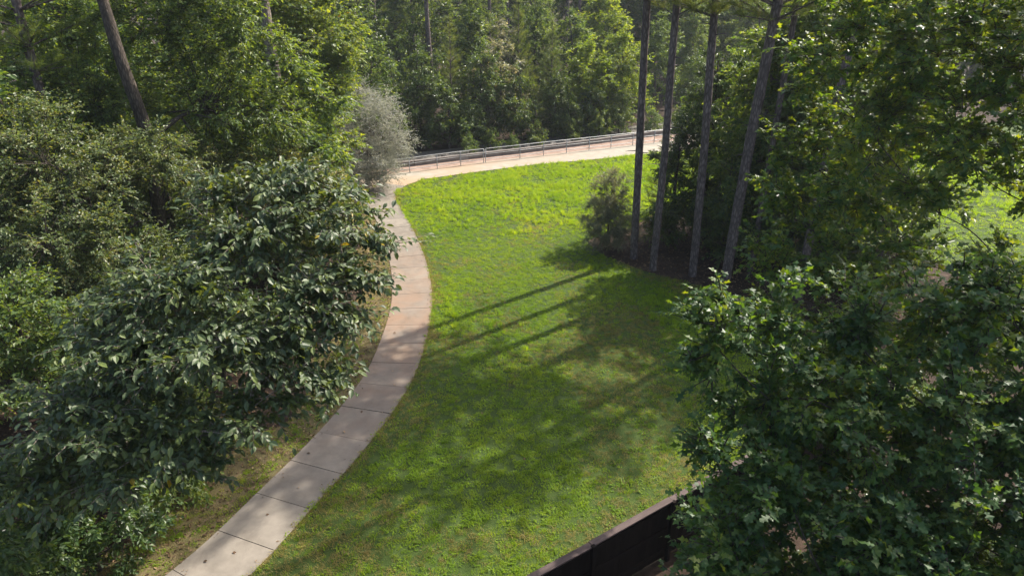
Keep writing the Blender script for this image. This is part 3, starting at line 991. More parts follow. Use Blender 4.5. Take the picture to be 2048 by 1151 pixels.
def pine(base, trunk, z0, z1, reach, leaf='needle', whorl=0.7, tuft_size=0.34, per_m=11, rise=0.25, dens=1.2, bark='bark_pine', shape=0.8, nbr=6):
    base = np.array(base, float); trunk = np.array(trunk, float)
    tp = catmull(trunk, 8)
    tp[:, 3] *= .83
    mbt = MB(); mbt.tube(tp[:, :3] - base, tp[:, 3], 12, .04)
    stubs = []
    if z0 > 8:
        for zz in rng.uniform(4.5, z0, 6):
            c0 = np.array([np.interp(zz, tp[:, 2], tp[:, k]) for k in range(4)]); a = rng.uniform(0, 6.28); L_ = c0[3] + rng.uniform(.12, .7)
            d = np.array([math.cos(a), math.sin(a), rng.uniform(-.15, .35)])
            mb = MB(); mb.tube(curve_pts(c0[:3] - base, c0[:3] - base + d * L_, .05, 4, .08), [.03, .024, .018, .008], 5, .08); stubs.append(mb)
    P_, D_, A_, B_, Rr = [], [], [], [], []
    z = z0
    while z < z1:
        f = (z - z0) / (z1 - z0)
        L0 = reach * (1 - f) ** shape * (0.55 + 0.45 * min(1, f * 4 + .3))
        c0 = np.array([np.interp(z, tp[:, 2], tp[:, k]) for k in range(3)])
        for b in range(rng.integers(nbr - 2, nbr + 1)):
            a = rng.uniform(0, 2 * np.pi); L_ = L0 * rng.uniform(.5, 1.1) + .15
            d = unit(np.array([math.cos(a), math.sin(a), rise + .5 * f + rng.normal(0, .12)]))
            end = c0 + d * L_ + np.array([0, 0, .08 * L_])
            A_.append(c0); B_.append(end); Rr.append(.012 + .010 * L_)
            m_ = max(3, int(L_ * per_m * dens))
            for q in range(m_):
                t = rng.uniform(.25, 1.0)
                sd = unit(rng.normal(0, 1, 3)) * rng.uniform(0, .42) * (L_ * .35 + .1)
                sd[2] = abs(sd[2]) * .4
                P_.append(c0 + (end - c0) * t + sd); D_.append(d * .8 + unit(sd + 1e-6) * .7 + np.array([0, 0, .45]))
        z += whorl * rng.uniform(.7, 1.3)
    for q in range(6):
        P_.append(tp[-1, :3] - np.array([0, 0, .12 * q])); D_.append(np.array([rng.normal(0, .3), rng.normal(0, .3), 1]))
    P_, D_ = np.array(P_), np.array(D_)
    Vb, Fb = twig_tubes(np.array(A_) - base, np.array(B_) - base, np.array(Rr), np.array(Rr) * .3, 4)
    mbb = MB(); mbb.add(Vb, [Fb])
    n = len(P_)
    return dict(base=base, trunk=mbt, limbs=[], branches=mbb, P=P_ - base, d=D_, n=rng.normal(0, 1, (n, 3)), s=tuft_size * rng.uniform(.7, 1.25, n),
                t=np.clip(rng.normal(.5, .22, n), 0, 1), leaf=leaf, tmpl=tmpl_needles(), bark=bark, stubs=stubs)


def plant_pine(name, T, label, cat='pine tree', group=None):
    root = empty(name, T['base'])
    tag(root, label, cat, group)
    tk = T['trunk'].build('trunk', M[T['bark']], root, True)
    for st in T['stubs']:
        st.build('branch_stub', M[T['bark']], tk)
    o = T['branches'].build('branches', M[T['bark']], root); o['kind'] = 'stuff'
    o = link('crown', leaves_mesh('crown', T['tmpl'], T['P'], T['d'], T['n'], T['s'], T['t']), root, M[T['leaf']]); o['kind'] = 'stuff'
    return root

OVAL, OAK, RH, SLIM = tmpl_oval(0.52, .10, .14), tmpl_oak(), tmpl_rhomb(0.55, .10), tmpl_rhomb(0.32, .06)

# --- near left: large-leaved tree leaning over the footpath
lobes = [(-6.61, 11.83, 7.62, 1.24), (-5.18, 12.7, 8.31, 1.19), (-3.94, 13.39, 8.6, 1.03), (-3.17, 13.13, 8.04, 0.72), (-4.04, 11.75, 7.44, 1.05),
         (-5.48, 11.04, 6.86, 1.2), (-6.85, 10.79, 6.79, 1.09), (-4.35, 11.14, 6.59, 0.94), (-3.18, 11.55, 7.01, 0.57), (-3.45, 10.74, 6.19, 0.55),
         (-4.76, 10.34, 5.8, 0.82), (-6.3, 10.22, 5.55, 1.09), (-7.94, 10.34, 5.8, 1.09), (-8.35, 9.65, 4.78, 0.98), (-3.28, 12.24, 7.54, 0.69),
         (-4.89, 14.03, 9.05, 0.95), (-6.1, 14.04, 8.83, 0.74), (-6.94, 9.92, 4.89, 0.91), (-5.67, 9.92, 4.89, 0.64), (-7.9, 12.6, 6.6, 1.2)]
lobes = [(x, y, z, r_ * 1.12, r_ * 1.12, r_ * .55) for x, y, z, r_ in lobes]
T = broadleaf((-9.9, 13.4, 0), [(-9.9, 13.4, 0, .21), (-9.5, 13.2, 2.2, .17), (-8.6, 12.8, 4.4, .14), (-7.3, 12.5, 6.2, .10), (-6.2, 12.4, 7.6, .05)], lobes, 'leaf_big',
              clumps=36, clump_r=.52, sprays=6, per=9, size=.165, tmpl=OVAL, droop=.34, nj=.38, spray_len=.7, limb_r=.04, bark='bark_pale', tint_mu=.46, tint_sd=.30, flat=.45, shell=.42)
plant('broadleaf_tree', T, 'tree with large drooping grey green leaves leaning over the footpath, nearest on the left', single=300)

# --- near right: lobed-leaf oak over the fence
lobes = [(2.74, 7.83, 8.49, 0.53), (3.69, 8.35, 8.67, 0.55), (4.66, 8.35, 8.67, 0.76), (5.58, 8.05, 8.97, 0.79), (6.28, 7.64, 9.04, 0.76), (2.56, 6.96, 7.55, 0.38),
         (3.33, 7.39, 8.01, 0.71), (4.26, 7.12, 7.89, 0.88), (5.27, 6.98, 8.07, 0.86), (6.1, 6.74, 8.02, 0.84), (2.44, 6.23, 6.93, 0.48), (3.34, 6.38, 7.26, 0.72),
         (4.2, 6.08, 7.08, 0.82), (5.25, 6.08, 7.08, 0.82), (6.03, 5.93, 7.23, 0.8), (2.93, 8.65, 8.83, 0.32), (2.57, 8.53, 8.58, 0.28), (3.63, 5.64, 6.6, 0.69),
         (2.67, 5.81, 6.49, 0.53), (4.72, 5.6, 6.5, 0.69), (4.4, 8.2, 7.4, .9), (5.6, 7.8, 7.2, 1.0), (3.6, 7.3, 6.5, .8), (5.0, 7.2, 6.0, .9), (7.2, 7.6, 8.2, 1.1), (7.4, 6.4, 7.4, 1.0), (3.0, 6.2, 5.6, .8), (4.2, 6.6, 5.0, .9), (5.6, 6.4, 5.2, 1.0), (3.0, 5.2, 5.4, .7), (6.8, 6.2, 5.6, 1.0), (4.4, 5.2, 5.2, .8), (3.2, 7.6, 5.2, .8), (2.7, 6.8, 5.0, .6)]
T = broadleaf((8.3, 5.9, 0), [(8.3, 5.9, 0, .26), (8.25, 5.9, 2.6, .22), (8.1, 6.0, 5.0, .18), (7.9, 6.3, 7.2, .13), (7.4, 6.8, 9.4, .06)], lobes, 'leaf_oak',
              clumps=46, clump_r=.36, sprays=8, per=8, size=.125, tmpl=OAK, droop=.15, nj=.7, spray_len=.28, limb_r=.055, bark='bark_dark', tint_mu=.42)
plant('oak_tree', T, 'dark green oak with lobed leaves hanging over the wooden fence, lower right', single=300)

lobes = [(6.52, 14.71, 11.49, 1.03), (7.39, 13.82, 11.94, 1.24), (8.14, 12.65, 11.78, 1.14), (6.33, 14.53, 9.89, 0.85), (7.01, 13.11, 10.38, 1.05),
         (7.96, 12.06, 10.51, 0.97), (6.01, 13.95, 8.63, 0.85), (6.88, 12.99, 8.94, 0.79), (6.19, 12.58, 8.04, 0.89), (5.69, 14.26, 9.31, 0.53), (9.11, 12.28, 10.98, 1.05),
         (7.3, 12.11, 8.22, 0.67), (7.47, 12.1, 9.4, 0.55), (6.91, 14.34, 13.07, 1.14), (8.02, 13.86, 13.23, 1.19), (8.6, 14.4, 11.5, 1.3), (8.0, 15.2, 10.0, 1.2),
         (7.4, 14.6, 8.6, 1.0), (9.6, 13.6, 12.2, 1.3), (9.3, 11.4, 7.3, .75), (6.6, 11.6, 7.0, .9), (7.8, 11.4, 6.8, .9), (5.6, 12.4, 6.6, .8), (8.6, 11.8, 6.2, 1.0), (10.4, 12.4, 6.4, 1.2), (5.2, 13.2, 7.6, .6), (10.6, 12.4, 9.6, .9),
         (9.5, 11.5, 13.8, 1.4), (8.6, 10.6, 14.2, 1.3), (10.6, 12.8, 14.6, 1.5), (9.49, 12.93, 10.03, .76), (8.34, 12.35, 9.94, .41), (9.3, 12.03, 9.24, .37), (8.49, 11.14, 8.49, .53), (7.84, 11.91, 8.99, .3)]  # the large lobes high above the view are added to shade the lower oak
T = broadleaf((12.2, 12.6, 0), [(12.2, 12.6, 0, .26), (12.1, 12.6, 3.0, .22), (11.9, 12.7, 6.5, .18), (11.3, 12.9, 9.6, .13), (10.4, 13.1, 13.0, .06)], lobes, 'leaf_oak',
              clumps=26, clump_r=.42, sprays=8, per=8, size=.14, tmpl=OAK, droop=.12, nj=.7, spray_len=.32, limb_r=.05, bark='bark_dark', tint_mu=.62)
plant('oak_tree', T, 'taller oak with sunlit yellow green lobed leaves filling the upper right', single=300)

# --- left wood
lobes = [(-16.56, 26.9, 11.13, 2.75), (-12.73, 27.4, 11.21, 2.5), (-10.33, 27.4, 11.13, 2.3), (-15.6, 26.0, 8.49, 2.3), (-11.6, 26.6, 8.33, 2.1), (-10.0, 27.3, 8.29, 1.8),
         (-17.4, 26.2, 9.29, 2.29), (-13.61, 28.4, 13.76, 2.81), (-11.06, 28.6, 13.63, 2.56), (-13.4, 29.4, 8.6, 2.4), (-16.8, 28.6, 6.6, 2.2), (-12.2, 28.4, 5.6, 1.9), (-15.6, 25.4, 5.4, 1.9), (-11.8, 26.2, 4.4, 1.8), (-17.4, 24.6, 6.4, 1.8)]
T = broadleaf((-13.3, 24.4, 0), [(-13.3, 24.4, 0, .29), (-13.3, 24.4, 4, .25), (-12.95, 24.3, 7.5, .225), (-13.25, 24.2, 10.5, .20), (-13.6, 24.6, 13.5, .16), (-13.6, 25.4, 17, .08)], lobes, 'leaf_left',
              clumps=13, clump_r=.75, sprays=12, per=10, size=.16, tmpl=RH, nj=.7, spray_len=.6, limb_r=.075, bark='bark_dark', tint_mu=.5)
plant('oak_tree', T, 'broad oak with thick dark leaning trunk in the left wood')
lobes = [(-11.56, 37.0, 10.46, 2.74), (-9.56, 36.6, 10.46, 2.2), (-10.4, 36.6, 7.9, 2.2), (-9.07, 35.4, 7.52, 1.49), (-13.4, 36.4, 8.12, 1.93), (-8.57, 35.8, 9.1, 1.0),
         (-12.6, 36.8, 5.71, 1.74), (-9.56, 35.0, 5.4, 1.74), (-10.5, 37.5, 13.0, 2.5)]
T = broadleaf((-11.6, 33.6, 0), [(-11.6, 33.6, 0, .36), (-11.5, 33.6, 4, .33), (-11.25, 33.5, 8, .30), (-11.3, 33.8, 12, .2), (-11.3, 34.6, 15, .08)], lobes, 'leaf_left',
              clumps=15, clump_r=.75, sprays=11, per=10, size=.20, tmpl=RH, nj=.7, spray_len=.6, limb_r=.07, bark='bark_pale', tint_mu=.6)
plant('broadleaf_tree', T, 'leafy tree with pale sunlit trunk behind the large leaved tree')
lobes = [(-13.83, 19.67, 7.91, 1.76), (-12.37, 20.4, 7.1, 1.69), (-13.0, 17.82, 6.27, 1.67), (-11.49, 18.17, 5.83, 1.29), (-11.19, 21.64, 7.4, 1.29), (-15.44, 19.24, 6.98, 1.76),
         (-11.2, 19.8, 4.2, 1.5), (-13.2, 18.6, 4.0, 1.6), (-10.6, 22.6, 5.6, 1.3), (-12.2, 22.4, 7.6, 1.2), (-14.6, 21.2, 8.6, 1.3)]
T = broadleaf((-13.4, 19.6, 0), [(-13.4, 19.6, 0, .14), (-13.3, 19.6, 2.5, .12), (-13.1, 19.5, 5, .09), (-12.9, 19.4, 7.6, .04)], lobes, 'leaf_olive',
              clumps=24, clump_r=.55, sprays=13, per=12, size=.105, tmpl=RH, nj=.7, spray_len=.45, limb_r=.035, bark='bark_dark', tint_mu=.45, tint_sd=.26)
plant('small_leaf_tree', T, 'fine leaved olive green tree at the left edge beyond the nearest tree')
lobes = [(-11.53, 14.32, 5.84, 1.29), (-10.48, 13.93, 4.99, 1.05), (-11.4, 13.21, 4.62, 1.25), (-12.71, 14.02, 5.2, 1.41), (-10.8, 15.4, 3.4, 1.2), (-10.2, 13.4, 2.6, 1.2), (-11.2, 12.2, 2.4, 1.2)]
T = broadleaf((-12.0, 14.6, 0), [(-12, 14.6, 0, .10), (-11.9, 14.5, 2.2, .08), (-11.7, 14.3, 4.2, .06), (-11.6, 14.2, 5.8, .03)], lobes, 'leaf_mid',
              clumps=24, clump_r=.5, sprays=11, per=10, size=.12, tmpl=RH, nj=.7, spray_len=.4, limb_r=.03, bark='bark_dark', tint_mu=.4)
plant('sapling', T, 'bushy green sapling at the left edge below the olive tree')
lobes = [(-9.52, 27.54, 5.6, 1.44), (-7.88, 27.37, 5.2, 1.23), (-10.76, 26.39, 5.5, 1.38), (-11.89, 25.58, 6.0, 1.33), (-8.6, 27.4, 3.4, 1.5), (-9.8, 26.6, 2.6, 1.6)]
T = broadleaf((-9.2, 26.9, 0), [(-9.2, 26.9, 0, .13), (-9.2, 26.9, 2, .11), (-9.1, 26.9, 4, .07), (-9.1, 27, 5.8, .03)], lobes, 'leaf_olive',
              clumps=24, clump_r=.5, sprays=12, per=10, size=.12, tmpl=RH, nj=.65, spray_len=.42, limb_r=.035, bark='bark_dark', tint_mu=.6)
plant('understorey_tree', T, 'low sunlit yellow green understorey tree behind the large leaved tree')
lobes = [(-10.65, 36.2, 4.32, 1.85), (-12.76, 35.0, 4.56, 1.58), (-10.0, 35.0, 2.2, 1.7), (-9.9, 34.6, 2.6, 1.1), (-9.8, 33.4, 1.6, 1.2)]
T = broadleaf((-10.6, 35.3, 0), [(-10.6, 34.6, 0, .1), (-10.6, 34.7, 2, .08), (-10.5, 34.8, 4.4, .03)], lobes, 'leaf_mid',
              clumps=20, clump_r=.6, sprays=11, per=9, size=.15, tmpl=RH, nj=.7, spray_len=.45, limb_r=.03, bark='bark_dark', tint_mu=.55)
plant('thicket_shrub', T, 'green thicket shrub below the pale trunk left of the footpath', 'shrub')

# silvery shrub at the end of the walk
lobes = [(-9.36, 45.23, 3.65, 2.5), (-10.68, 44.54, 2.15, 2.0), (-7.9, 44.95, 3.05, 1.8), (-9.15, 43.3, 1.6, 1.7), (-8.7, 45.85, 4.99, 1.4), (-7.5, 44.3, 2.5, 0.9), (-9.91, 46.8, 5.58, 1.35),
         (-7.9, 42.8, 1.5, .9), (-8.2, 43.8, 5.2, .8), (-9.8, 43.9, .9, 1.5), (-10.9, 43.4, 1.3, 1.4), (-8.6, 44.0, .9, 1.2), (-11.4, 44.6, 3.6, 1.5)]
T = broadleaf((-9.8, 44.9, 0), [(-9.8, 44.9, 0, .09), (-9.7, 44.9, 1.2, .07), (-9.5, 45, 2.6, .05), (-9.3, 45.1, 4.4, .02)], lobes, 'leaf_silver',
              clumps=17, clump_r=.75, sprays=10, per=12, size=.12, tmpl=SLIM, nj=.7, spray_len=1.0, limb_r=.03, bark='bark_pale', twigs=False, shell=.4, up=.6, droop=0)
plant('silver_shrub', T, 'large silvery grey shrub with wispy twigs where footpath meets trail', 'shrub')

# --- right: bush, pines and understorey on the mulch bed
lobes = [(4.97, 33.72, 1.7, 1.5), (5.2, 34.2, 3.1, 1.1), (4.5, 33.0, 1.0, 1.25), (5.54, 32.93, 1.1, 1.2), (4.8, 33.3, 2.5, 1.1)]
T = broadleaf((5.0, 33.5, 0), [(5, 33.5, 0, .06), (5, 33.5, 1.2, .05), (5.1, 33.7, 3, .02)], lobes, 'leaf_brownish',
              clumps=40, clump_r=.38, sprays=12, per=12, size=.095, tmpl=SLIM, nj=.7, spray_len=.4, limb_r=.02, bark='bark_grey', twigs=False, up=.6, droop=0.05)
plant('rounded_bush', T, 'rounded brownish green bush at the left end of the pine bed', 'bush')

PG = 'tall pines on the mulch bed'
plant_pine('pine_tree', pine((6.13, 31.9, 0), [(6.13, 31.9, -.1, .30), (6.12, 31.9, .5, .235), (5.98, 31.9, 6, .215), (5.84, 31.9, 11, .20), (5.7, 32, 18, .15), (5.6, 32, 24, .05)], 12.5, 24, 4.6),
           'tall straight pine trunk beside the rounded bush, leftmost of the bed', group=PG)
plant_pine('pine_tree', pine((6.85, 30.4, 0), [(6.82, 30.4, -.1, .28), (6.82, 30.4, .5, .215), (6.86, 30.4, 6, .20), (6.78, 30.4, 11, .185), (6.9, 30.5, 18, .13), (7, 30.5, 23, .05)], 11.4, 23, 4.2),
           'tall slim pine trunk second from the rounded bush', group=PG)
plant_pine('pine_tree', pine((8.55, 29.7, 0), [(8.55, 29.7, -.1, .30), (8.55, 29.7, .5, .225), (8.42, 29.7, 6, .21), (8.2, 29.7, 11, .195), (8.1, 29.8, 18, .14), (8.0, 29.8, 24, .05)], 11.4, 24, 4.6),
           'tall pine trunk third from the rounded bush, dark shrubs behind', group=PG)
plant_pine('pine_tree', pine((9.95, 29.1, 0), [(9.95, 29.1, -.1, .36), (9.97, 29.1, .5, .285), (10.15, 29.1, 6, .265), (10.4, 29.1, 11, .245), (10.7, 29.2, 19, .18), (10.9, 29.2, 26, .06)], 11.3, 26, 5.4),
           'thickest tall pine trunk, leaning right beside the yellow green oak leaves', group=PG)
plant_pine('pine_tree', pine((11.4, 30.0, 0), [(11.4, 30, -.1, .22), (11.4, 30, .5, .17), (11.48, 30, 6, .16), (11.55, 30, 11, .145), (11.6, 30.1, 19, .10), (11.6, 30.1, 24, .04)], 14, 24, 3.2),
           'thinner pine trunk standing between thickest pine and upper right oak', group=PG)
plant_pine('pine_tree', pine((17.6, 30.3, 0), [(17.6, 30.3, -.1, .36), (17.6, 30.3, .5, .30), (17.8, 30.3, 8, .27), (18, 30.3, 16, .2), (18, 30.3, 25, .06)], 12, 25, 4.8),
           'thick grey pine trunk glimpsed through oak leaves on the right', group=PG)
plant_pine('pine_tree', pine((19.6, 31.6, 0), [(19.6, 31.6, -.1, .18), (19.6, 31.6, .5, .15), (19.7, 31.6, 8, .13), (19.8, 31.6, 14, .09), (19.8, 31.6, 18, .03)], 12, 18, 2.4),
           'thin trunk standing against bright lawn through the oak leaves', group=PG)

plant_pine('pine_tree', pine((12.6, 27.2, 0), [(12.6, 27.2, -.1, .30), (12.6, 27.2, .5, .23), (12.7, 27.2, 8, .2), (12.8, 27.2, 16, .15), (12.8, 27.2, 25, .05)], 13, 25, 3.8, dens=.9),  # extra pine, added so its crown shades the near lawn and path
           'added pine mostly hidden behind the upper right oak, shading the near lawn', group=PG)

UG = 'dark evergreen understorey on the mulch bed'
lobes = [(8.33, 35.41, 3.84, 1.32), (8.6, 34.31, 1.9, 1.5), (7.9, 33.2, 1.1, 1.0), (8.9, 35.2, 5.4, 1.0)]
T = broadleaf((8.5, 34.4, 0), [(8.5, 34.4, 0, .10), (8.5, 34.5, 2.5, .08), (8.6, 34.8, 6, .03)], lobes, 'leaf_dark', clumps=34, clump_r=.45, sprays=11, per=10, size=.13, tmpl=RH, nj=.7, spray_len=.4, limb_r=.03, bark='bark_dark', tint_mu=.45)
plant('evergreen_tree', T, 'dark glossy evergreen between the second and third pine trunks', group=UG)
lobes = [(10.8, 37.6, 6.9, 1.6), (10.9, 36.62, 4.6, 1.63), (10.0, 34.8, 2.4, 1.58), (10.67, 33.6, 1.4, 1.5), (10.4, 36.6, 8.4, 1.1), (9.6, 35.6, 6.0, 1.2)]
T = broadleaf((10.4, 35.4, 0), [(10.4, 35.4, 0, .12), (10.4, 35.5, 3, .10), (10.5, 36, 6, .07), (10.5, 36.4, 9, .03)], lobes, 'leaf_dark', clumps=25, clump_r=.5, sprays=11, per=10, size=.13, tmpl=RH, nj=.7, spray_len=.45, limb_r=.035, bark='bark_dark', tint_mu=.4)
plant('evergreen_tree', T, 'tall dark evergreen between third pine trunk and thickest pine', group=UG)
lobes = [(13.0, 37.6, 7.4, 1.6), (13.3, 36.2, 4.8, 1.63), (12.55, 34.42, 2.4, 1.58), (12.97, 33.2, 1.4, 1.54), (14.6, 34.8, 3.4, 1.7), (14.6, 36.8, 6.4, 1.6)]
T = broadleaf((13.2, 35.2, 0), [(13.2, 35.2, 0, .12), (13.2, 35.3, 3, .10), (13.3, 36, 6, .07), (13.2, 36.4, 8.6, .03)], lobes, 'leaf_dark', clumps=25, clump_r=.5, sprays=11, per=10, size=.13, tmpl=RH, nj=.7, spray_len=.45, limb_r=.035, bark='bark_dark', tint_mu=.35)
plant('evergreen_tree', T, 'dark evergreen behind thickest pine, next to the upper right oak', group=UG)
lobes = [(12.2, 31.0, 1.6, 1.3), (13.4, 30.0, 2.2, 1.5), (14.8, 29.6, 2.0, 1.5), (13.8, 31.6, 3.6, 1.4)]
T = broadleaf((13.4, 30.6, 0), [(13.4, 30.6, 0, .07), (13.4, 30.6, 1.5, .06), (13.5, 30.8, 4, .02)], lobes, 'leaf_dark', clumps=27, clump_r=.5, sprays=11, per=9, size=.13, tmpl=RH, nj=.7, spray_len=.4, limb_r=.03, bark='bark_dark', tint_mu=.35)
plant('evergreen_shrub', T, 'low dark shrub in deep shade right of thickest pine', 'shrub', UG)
plant_pine('young_pine', pine((8.9, 39.2, 0), [(8.9, 39.2, 0, .06), (8.9, 39.2, 2, .05), (8.95, 39.2, 4.6, .015)], .4, 4.5, 1.2, whorl=.35, tuft_size=.2, per_m=12, shape=.7),
           'feathery pale green young pine between the first two pine trunks')

# --- woods behind the trail
def random_tree(h, r, leaf, bark, seed, zlow=0.12, size=.24, tint=.5, n=13, clumps=9, per=8, sprays=8):
    global rng
    keep_rng = rng
    rng = np.random.default_rng(seed)
    lobes = []
    for k in range(n):
        f = (k + .5) / n
        z = h * (zlow + (1 - zlow) * f) * .93
        prof = math.sin(math.pi * min(1, .18 + f * .80)) ** .7
        a = k * 2.4 + rng.uniform(-.4, .4)
        lr = r * (.45 + .2 * rng.uniform()) * (0.6 + .4 * prof)
        d = r * .55 * prof * rng.uniform(.6, 1.1)
        lobes.append((d * math.cos(a), d * math.sin(a), max(z, lr * .7), lr))
    tr = [(0, 0, -.1, .014 * h + .04), (rng.normal(0, .1), rng.normal(0, .1), h * .3, .011 * h + .03), (rng.normal(0, .2), rng.normal(0, .2), h * .65, .006 * h + .02), (rng.normal(0, .25), rng.normal(0, .25), h * .95, .02)]
    T = broadleaf((0, 0, 0), tr, lobes, leaf, clumps=clumps, clump_r=.30 * r ** .5 * 1.15, sprays=sprays, per=per, size=size, tmpl=RH, nj=.7, spray_len=.6, limb_r=.04, bark=bark, tint_mu=tint, twigs=False)
    rng = keep_rng
    return T


def bg(kind, name, x, y, label, s=1.0, group=None, cat='tree', rz=None, sz=None):
    rz = rng.uniform(0, 6.28) if rz is None else rz
    root = KINDS.get(kind)
    if root is None:
        T = SPECS[kind]()
        r_ = plant(name, T, label, cat, group, limbs_named=False) if kind not in ('pyoung', 'ptall') else plant_pine(name, T, label, cat, group)
        KINDS[kind] = r_
        r_.location = (x, y, 0); r_.rotation_euler = (0, 0, rz); r_.scale = (s, s, sz or s)
        return r_
    return copy_tree(root, name, (x, y, 0), rz, (s, s, sz or s), label, cat, group)


KINDS = {}
SPECS = {
    'mid_a': lambda: random_tree(11, 3.2, 'leaf_mid', 'bark_grey', 101),
    'mid_b': lambda: random_tree(13, 3.6, 'leaf_mid', 'bark_grey', 102, tint=.4),
    'dark_a': lambda: random_tree(8, 2.9, 'leaf_dark', 'bark_dark', 103, zlow=.05, size=.2),
    'dark_b': lambda: random_tree(5.5, 2.6, 'leaf_dark', 'bark_dark', 104, zlow=.03, size=.2, n=9),
    'yellow': lambda: random_tree(9.0, 3.2, 'leaf_yellow', 'bark_grey', 105, zlow=.12),
    'dark_c': lambda: random_tree(14, 3.6, 'leaf_dark', 'bark_dark', 109),
    'tall_a': lambda: random_tree(19, 4.4, 'leaf_mid', 'bark_grey', 106, size=.32, zlow=.15, n=18, clumps=8),
    'low_a': lambda: random_tree(2.6, 1.8, 'leaf_mid', 'bark_dark', 107, zlow=.1, size=.15, n=6, clumps=16),
    'pale': lambda: random_tree(7.5, 2.4, 'leaf_brownish', 'bark_grey', 108, size=.18, zlow=.1),
    'pyoung': lambda: pine((0, 0, 0), [(0, 0, -.1, .14), (.05, 0, 4, .10), (0, .05, 8, .05), (0, 0, 10.5, .02)], 1.0, 10.3, 2.6, whorl=.5, tuft_size=.34, per_m=9, rise=.35),
    'ptall': lambda: pine((0, 0, 0), [(0, 0, -.1, .30), (.15, 0, 5, .25), (.05, .1, 12, .20), (.2, 0, 18, .14), (.1, 0, 23, .05)], 11, 22.5, 3.6, whorl=.8, tuft_size=.42, per_m=5),
}
BG = 'trees of the wood behind the trail'
# front rank, left to right
bg('mid_a', 'woodland_tree', -10.6, 53.0, 'leafy woodland tree rising behind the silvery shrub', .85, BG)
bg('dark_a', 'evergreen_tree', -7.4, 56.0, 'dark dense evergreen right behind the silvery shrub', 1.0, BG)
bg('ptall', 'pine_tree', -7.0, 60.0, 'bare curved pine trunk standing above dark evergreens behind left railing', 1.0, BG, rz=.4)
bg('pyoung', 'young_pine', -5.0, 58.0, 'bushy young pine just right of the bare curved trunk', .95, BG)
bg('dark_b', 'evergreen_shrub', -5.2, 55.8, 'dark shrub hanging over the left end of the stony bank', 1.0, BG, 'shrub')
bg('dark_a', 'evergreen_tree', -2.4, 58.6, 'dark evergreen with hanging foliage behind the gap in the railing', .95, BG)
bg('pale', 'woodland_tree', -1.2, 60.2, 'greyish leaved small tree behind the gap in the railing', 1.1, BG)
bg('dark_b', 'evergreen_shrub', 0.4, 58.6, 'dark rounded shrub behind the middle of the railing', 1.05, BG, 'shrub')
bg('pyoung', 'young_pine', 3.4, 61.6, 'young pine with upswept branches behind the middle of the railing', .9, BG)
bg('dark_a', 'evergreen_tree', 3.8, 60.0, 'dark evergreen in front of the upswept young pine', .7, BG)
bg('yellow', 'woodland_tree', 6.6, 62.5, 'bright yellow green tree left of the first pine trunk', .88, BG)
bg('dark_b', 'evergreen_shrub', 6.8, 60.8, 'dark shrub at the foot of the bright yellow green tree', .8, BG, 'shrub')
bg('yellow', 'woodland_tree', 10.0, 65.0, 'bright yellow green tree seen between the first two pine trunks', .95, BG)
bg('mid_a', 'woodland_tree', 8.8, 64.0, 'grey green tree directly behind the first pine trunk', .72, BG)
bg('low_a', 'low_shrub', -3.4, 53.9, 'small pale green shrub on the stony bank left of centre', .55, BG, 'shrub')
bg('low_a', 'low_shrub', 0.0, 55.6, 'small light green plant behind the gap in the railing', .42, BG, 'shrub')
bg('low_a', 'low_shrub', 12.4, 61.6, 'light low shrub behind the railing between first two pine trunks', .8, BG, 'shrub')
bg('low_a', 'low_shrub', 15.6, 62.6, 'light low shrub behind the railing right of second pine trunk', .9, BG, 'shrub')
for k, x, y, s_, lab in [('low_a', 2.0, 57.2, .7, 'low green shrub on the bank behind the middle of the right railing section'), ('dark_b', 4.8, 59.4, .62, 'dark low shrub on the bank below the upswept young pine'),
                         ('low_a', 5.2, 58.6, .6, 'low green shrub on the bank left of the bright yellow green tree'), ('low_a', 7.6, 59.8, .75, 'low green shrub on the bank below the bright yellow green tree'),
                         ('dark_b', 9.6, 61.6, .7, 'dark low shrub on the bank behind the first pine trunk'), ('low_a', -1.6, 55.4, .6, 'low green shrub on the bank left of the railing gap'),
                         ('dark_b', -3.6, 56.4, .7, 'dark low shrub below the bushy young pine')]:
    bg(k, 'low_shrub', x, y, lab, s_, BG, 'shrub')
for k, x, y, s_, lab in [('dark_b', 5.4, 8.6, .55, 'dark shrub inside the fence glimpsed under the lower right oak'), ('dark_b', 7.4, 8.4, .6, 'dark shrub inside the fence near the right edge under the oak'),
                         ('dark_b', 4.0, 6.8, .5, 'dark shrub inside the fence at the bottom edge under the oak'), ('dark_b', 7.2, 11.0, .55, 'dark shrub inside the fence between the two oaks'),
                         ('dark_b', 9.4, 10.2, .6, 'dark shrub inside the fence at the right edge between the oaks')]:
    bg(k, 'low_shrub', x, y, lab, s_, 'shrubs inside the fence', 'shrub')
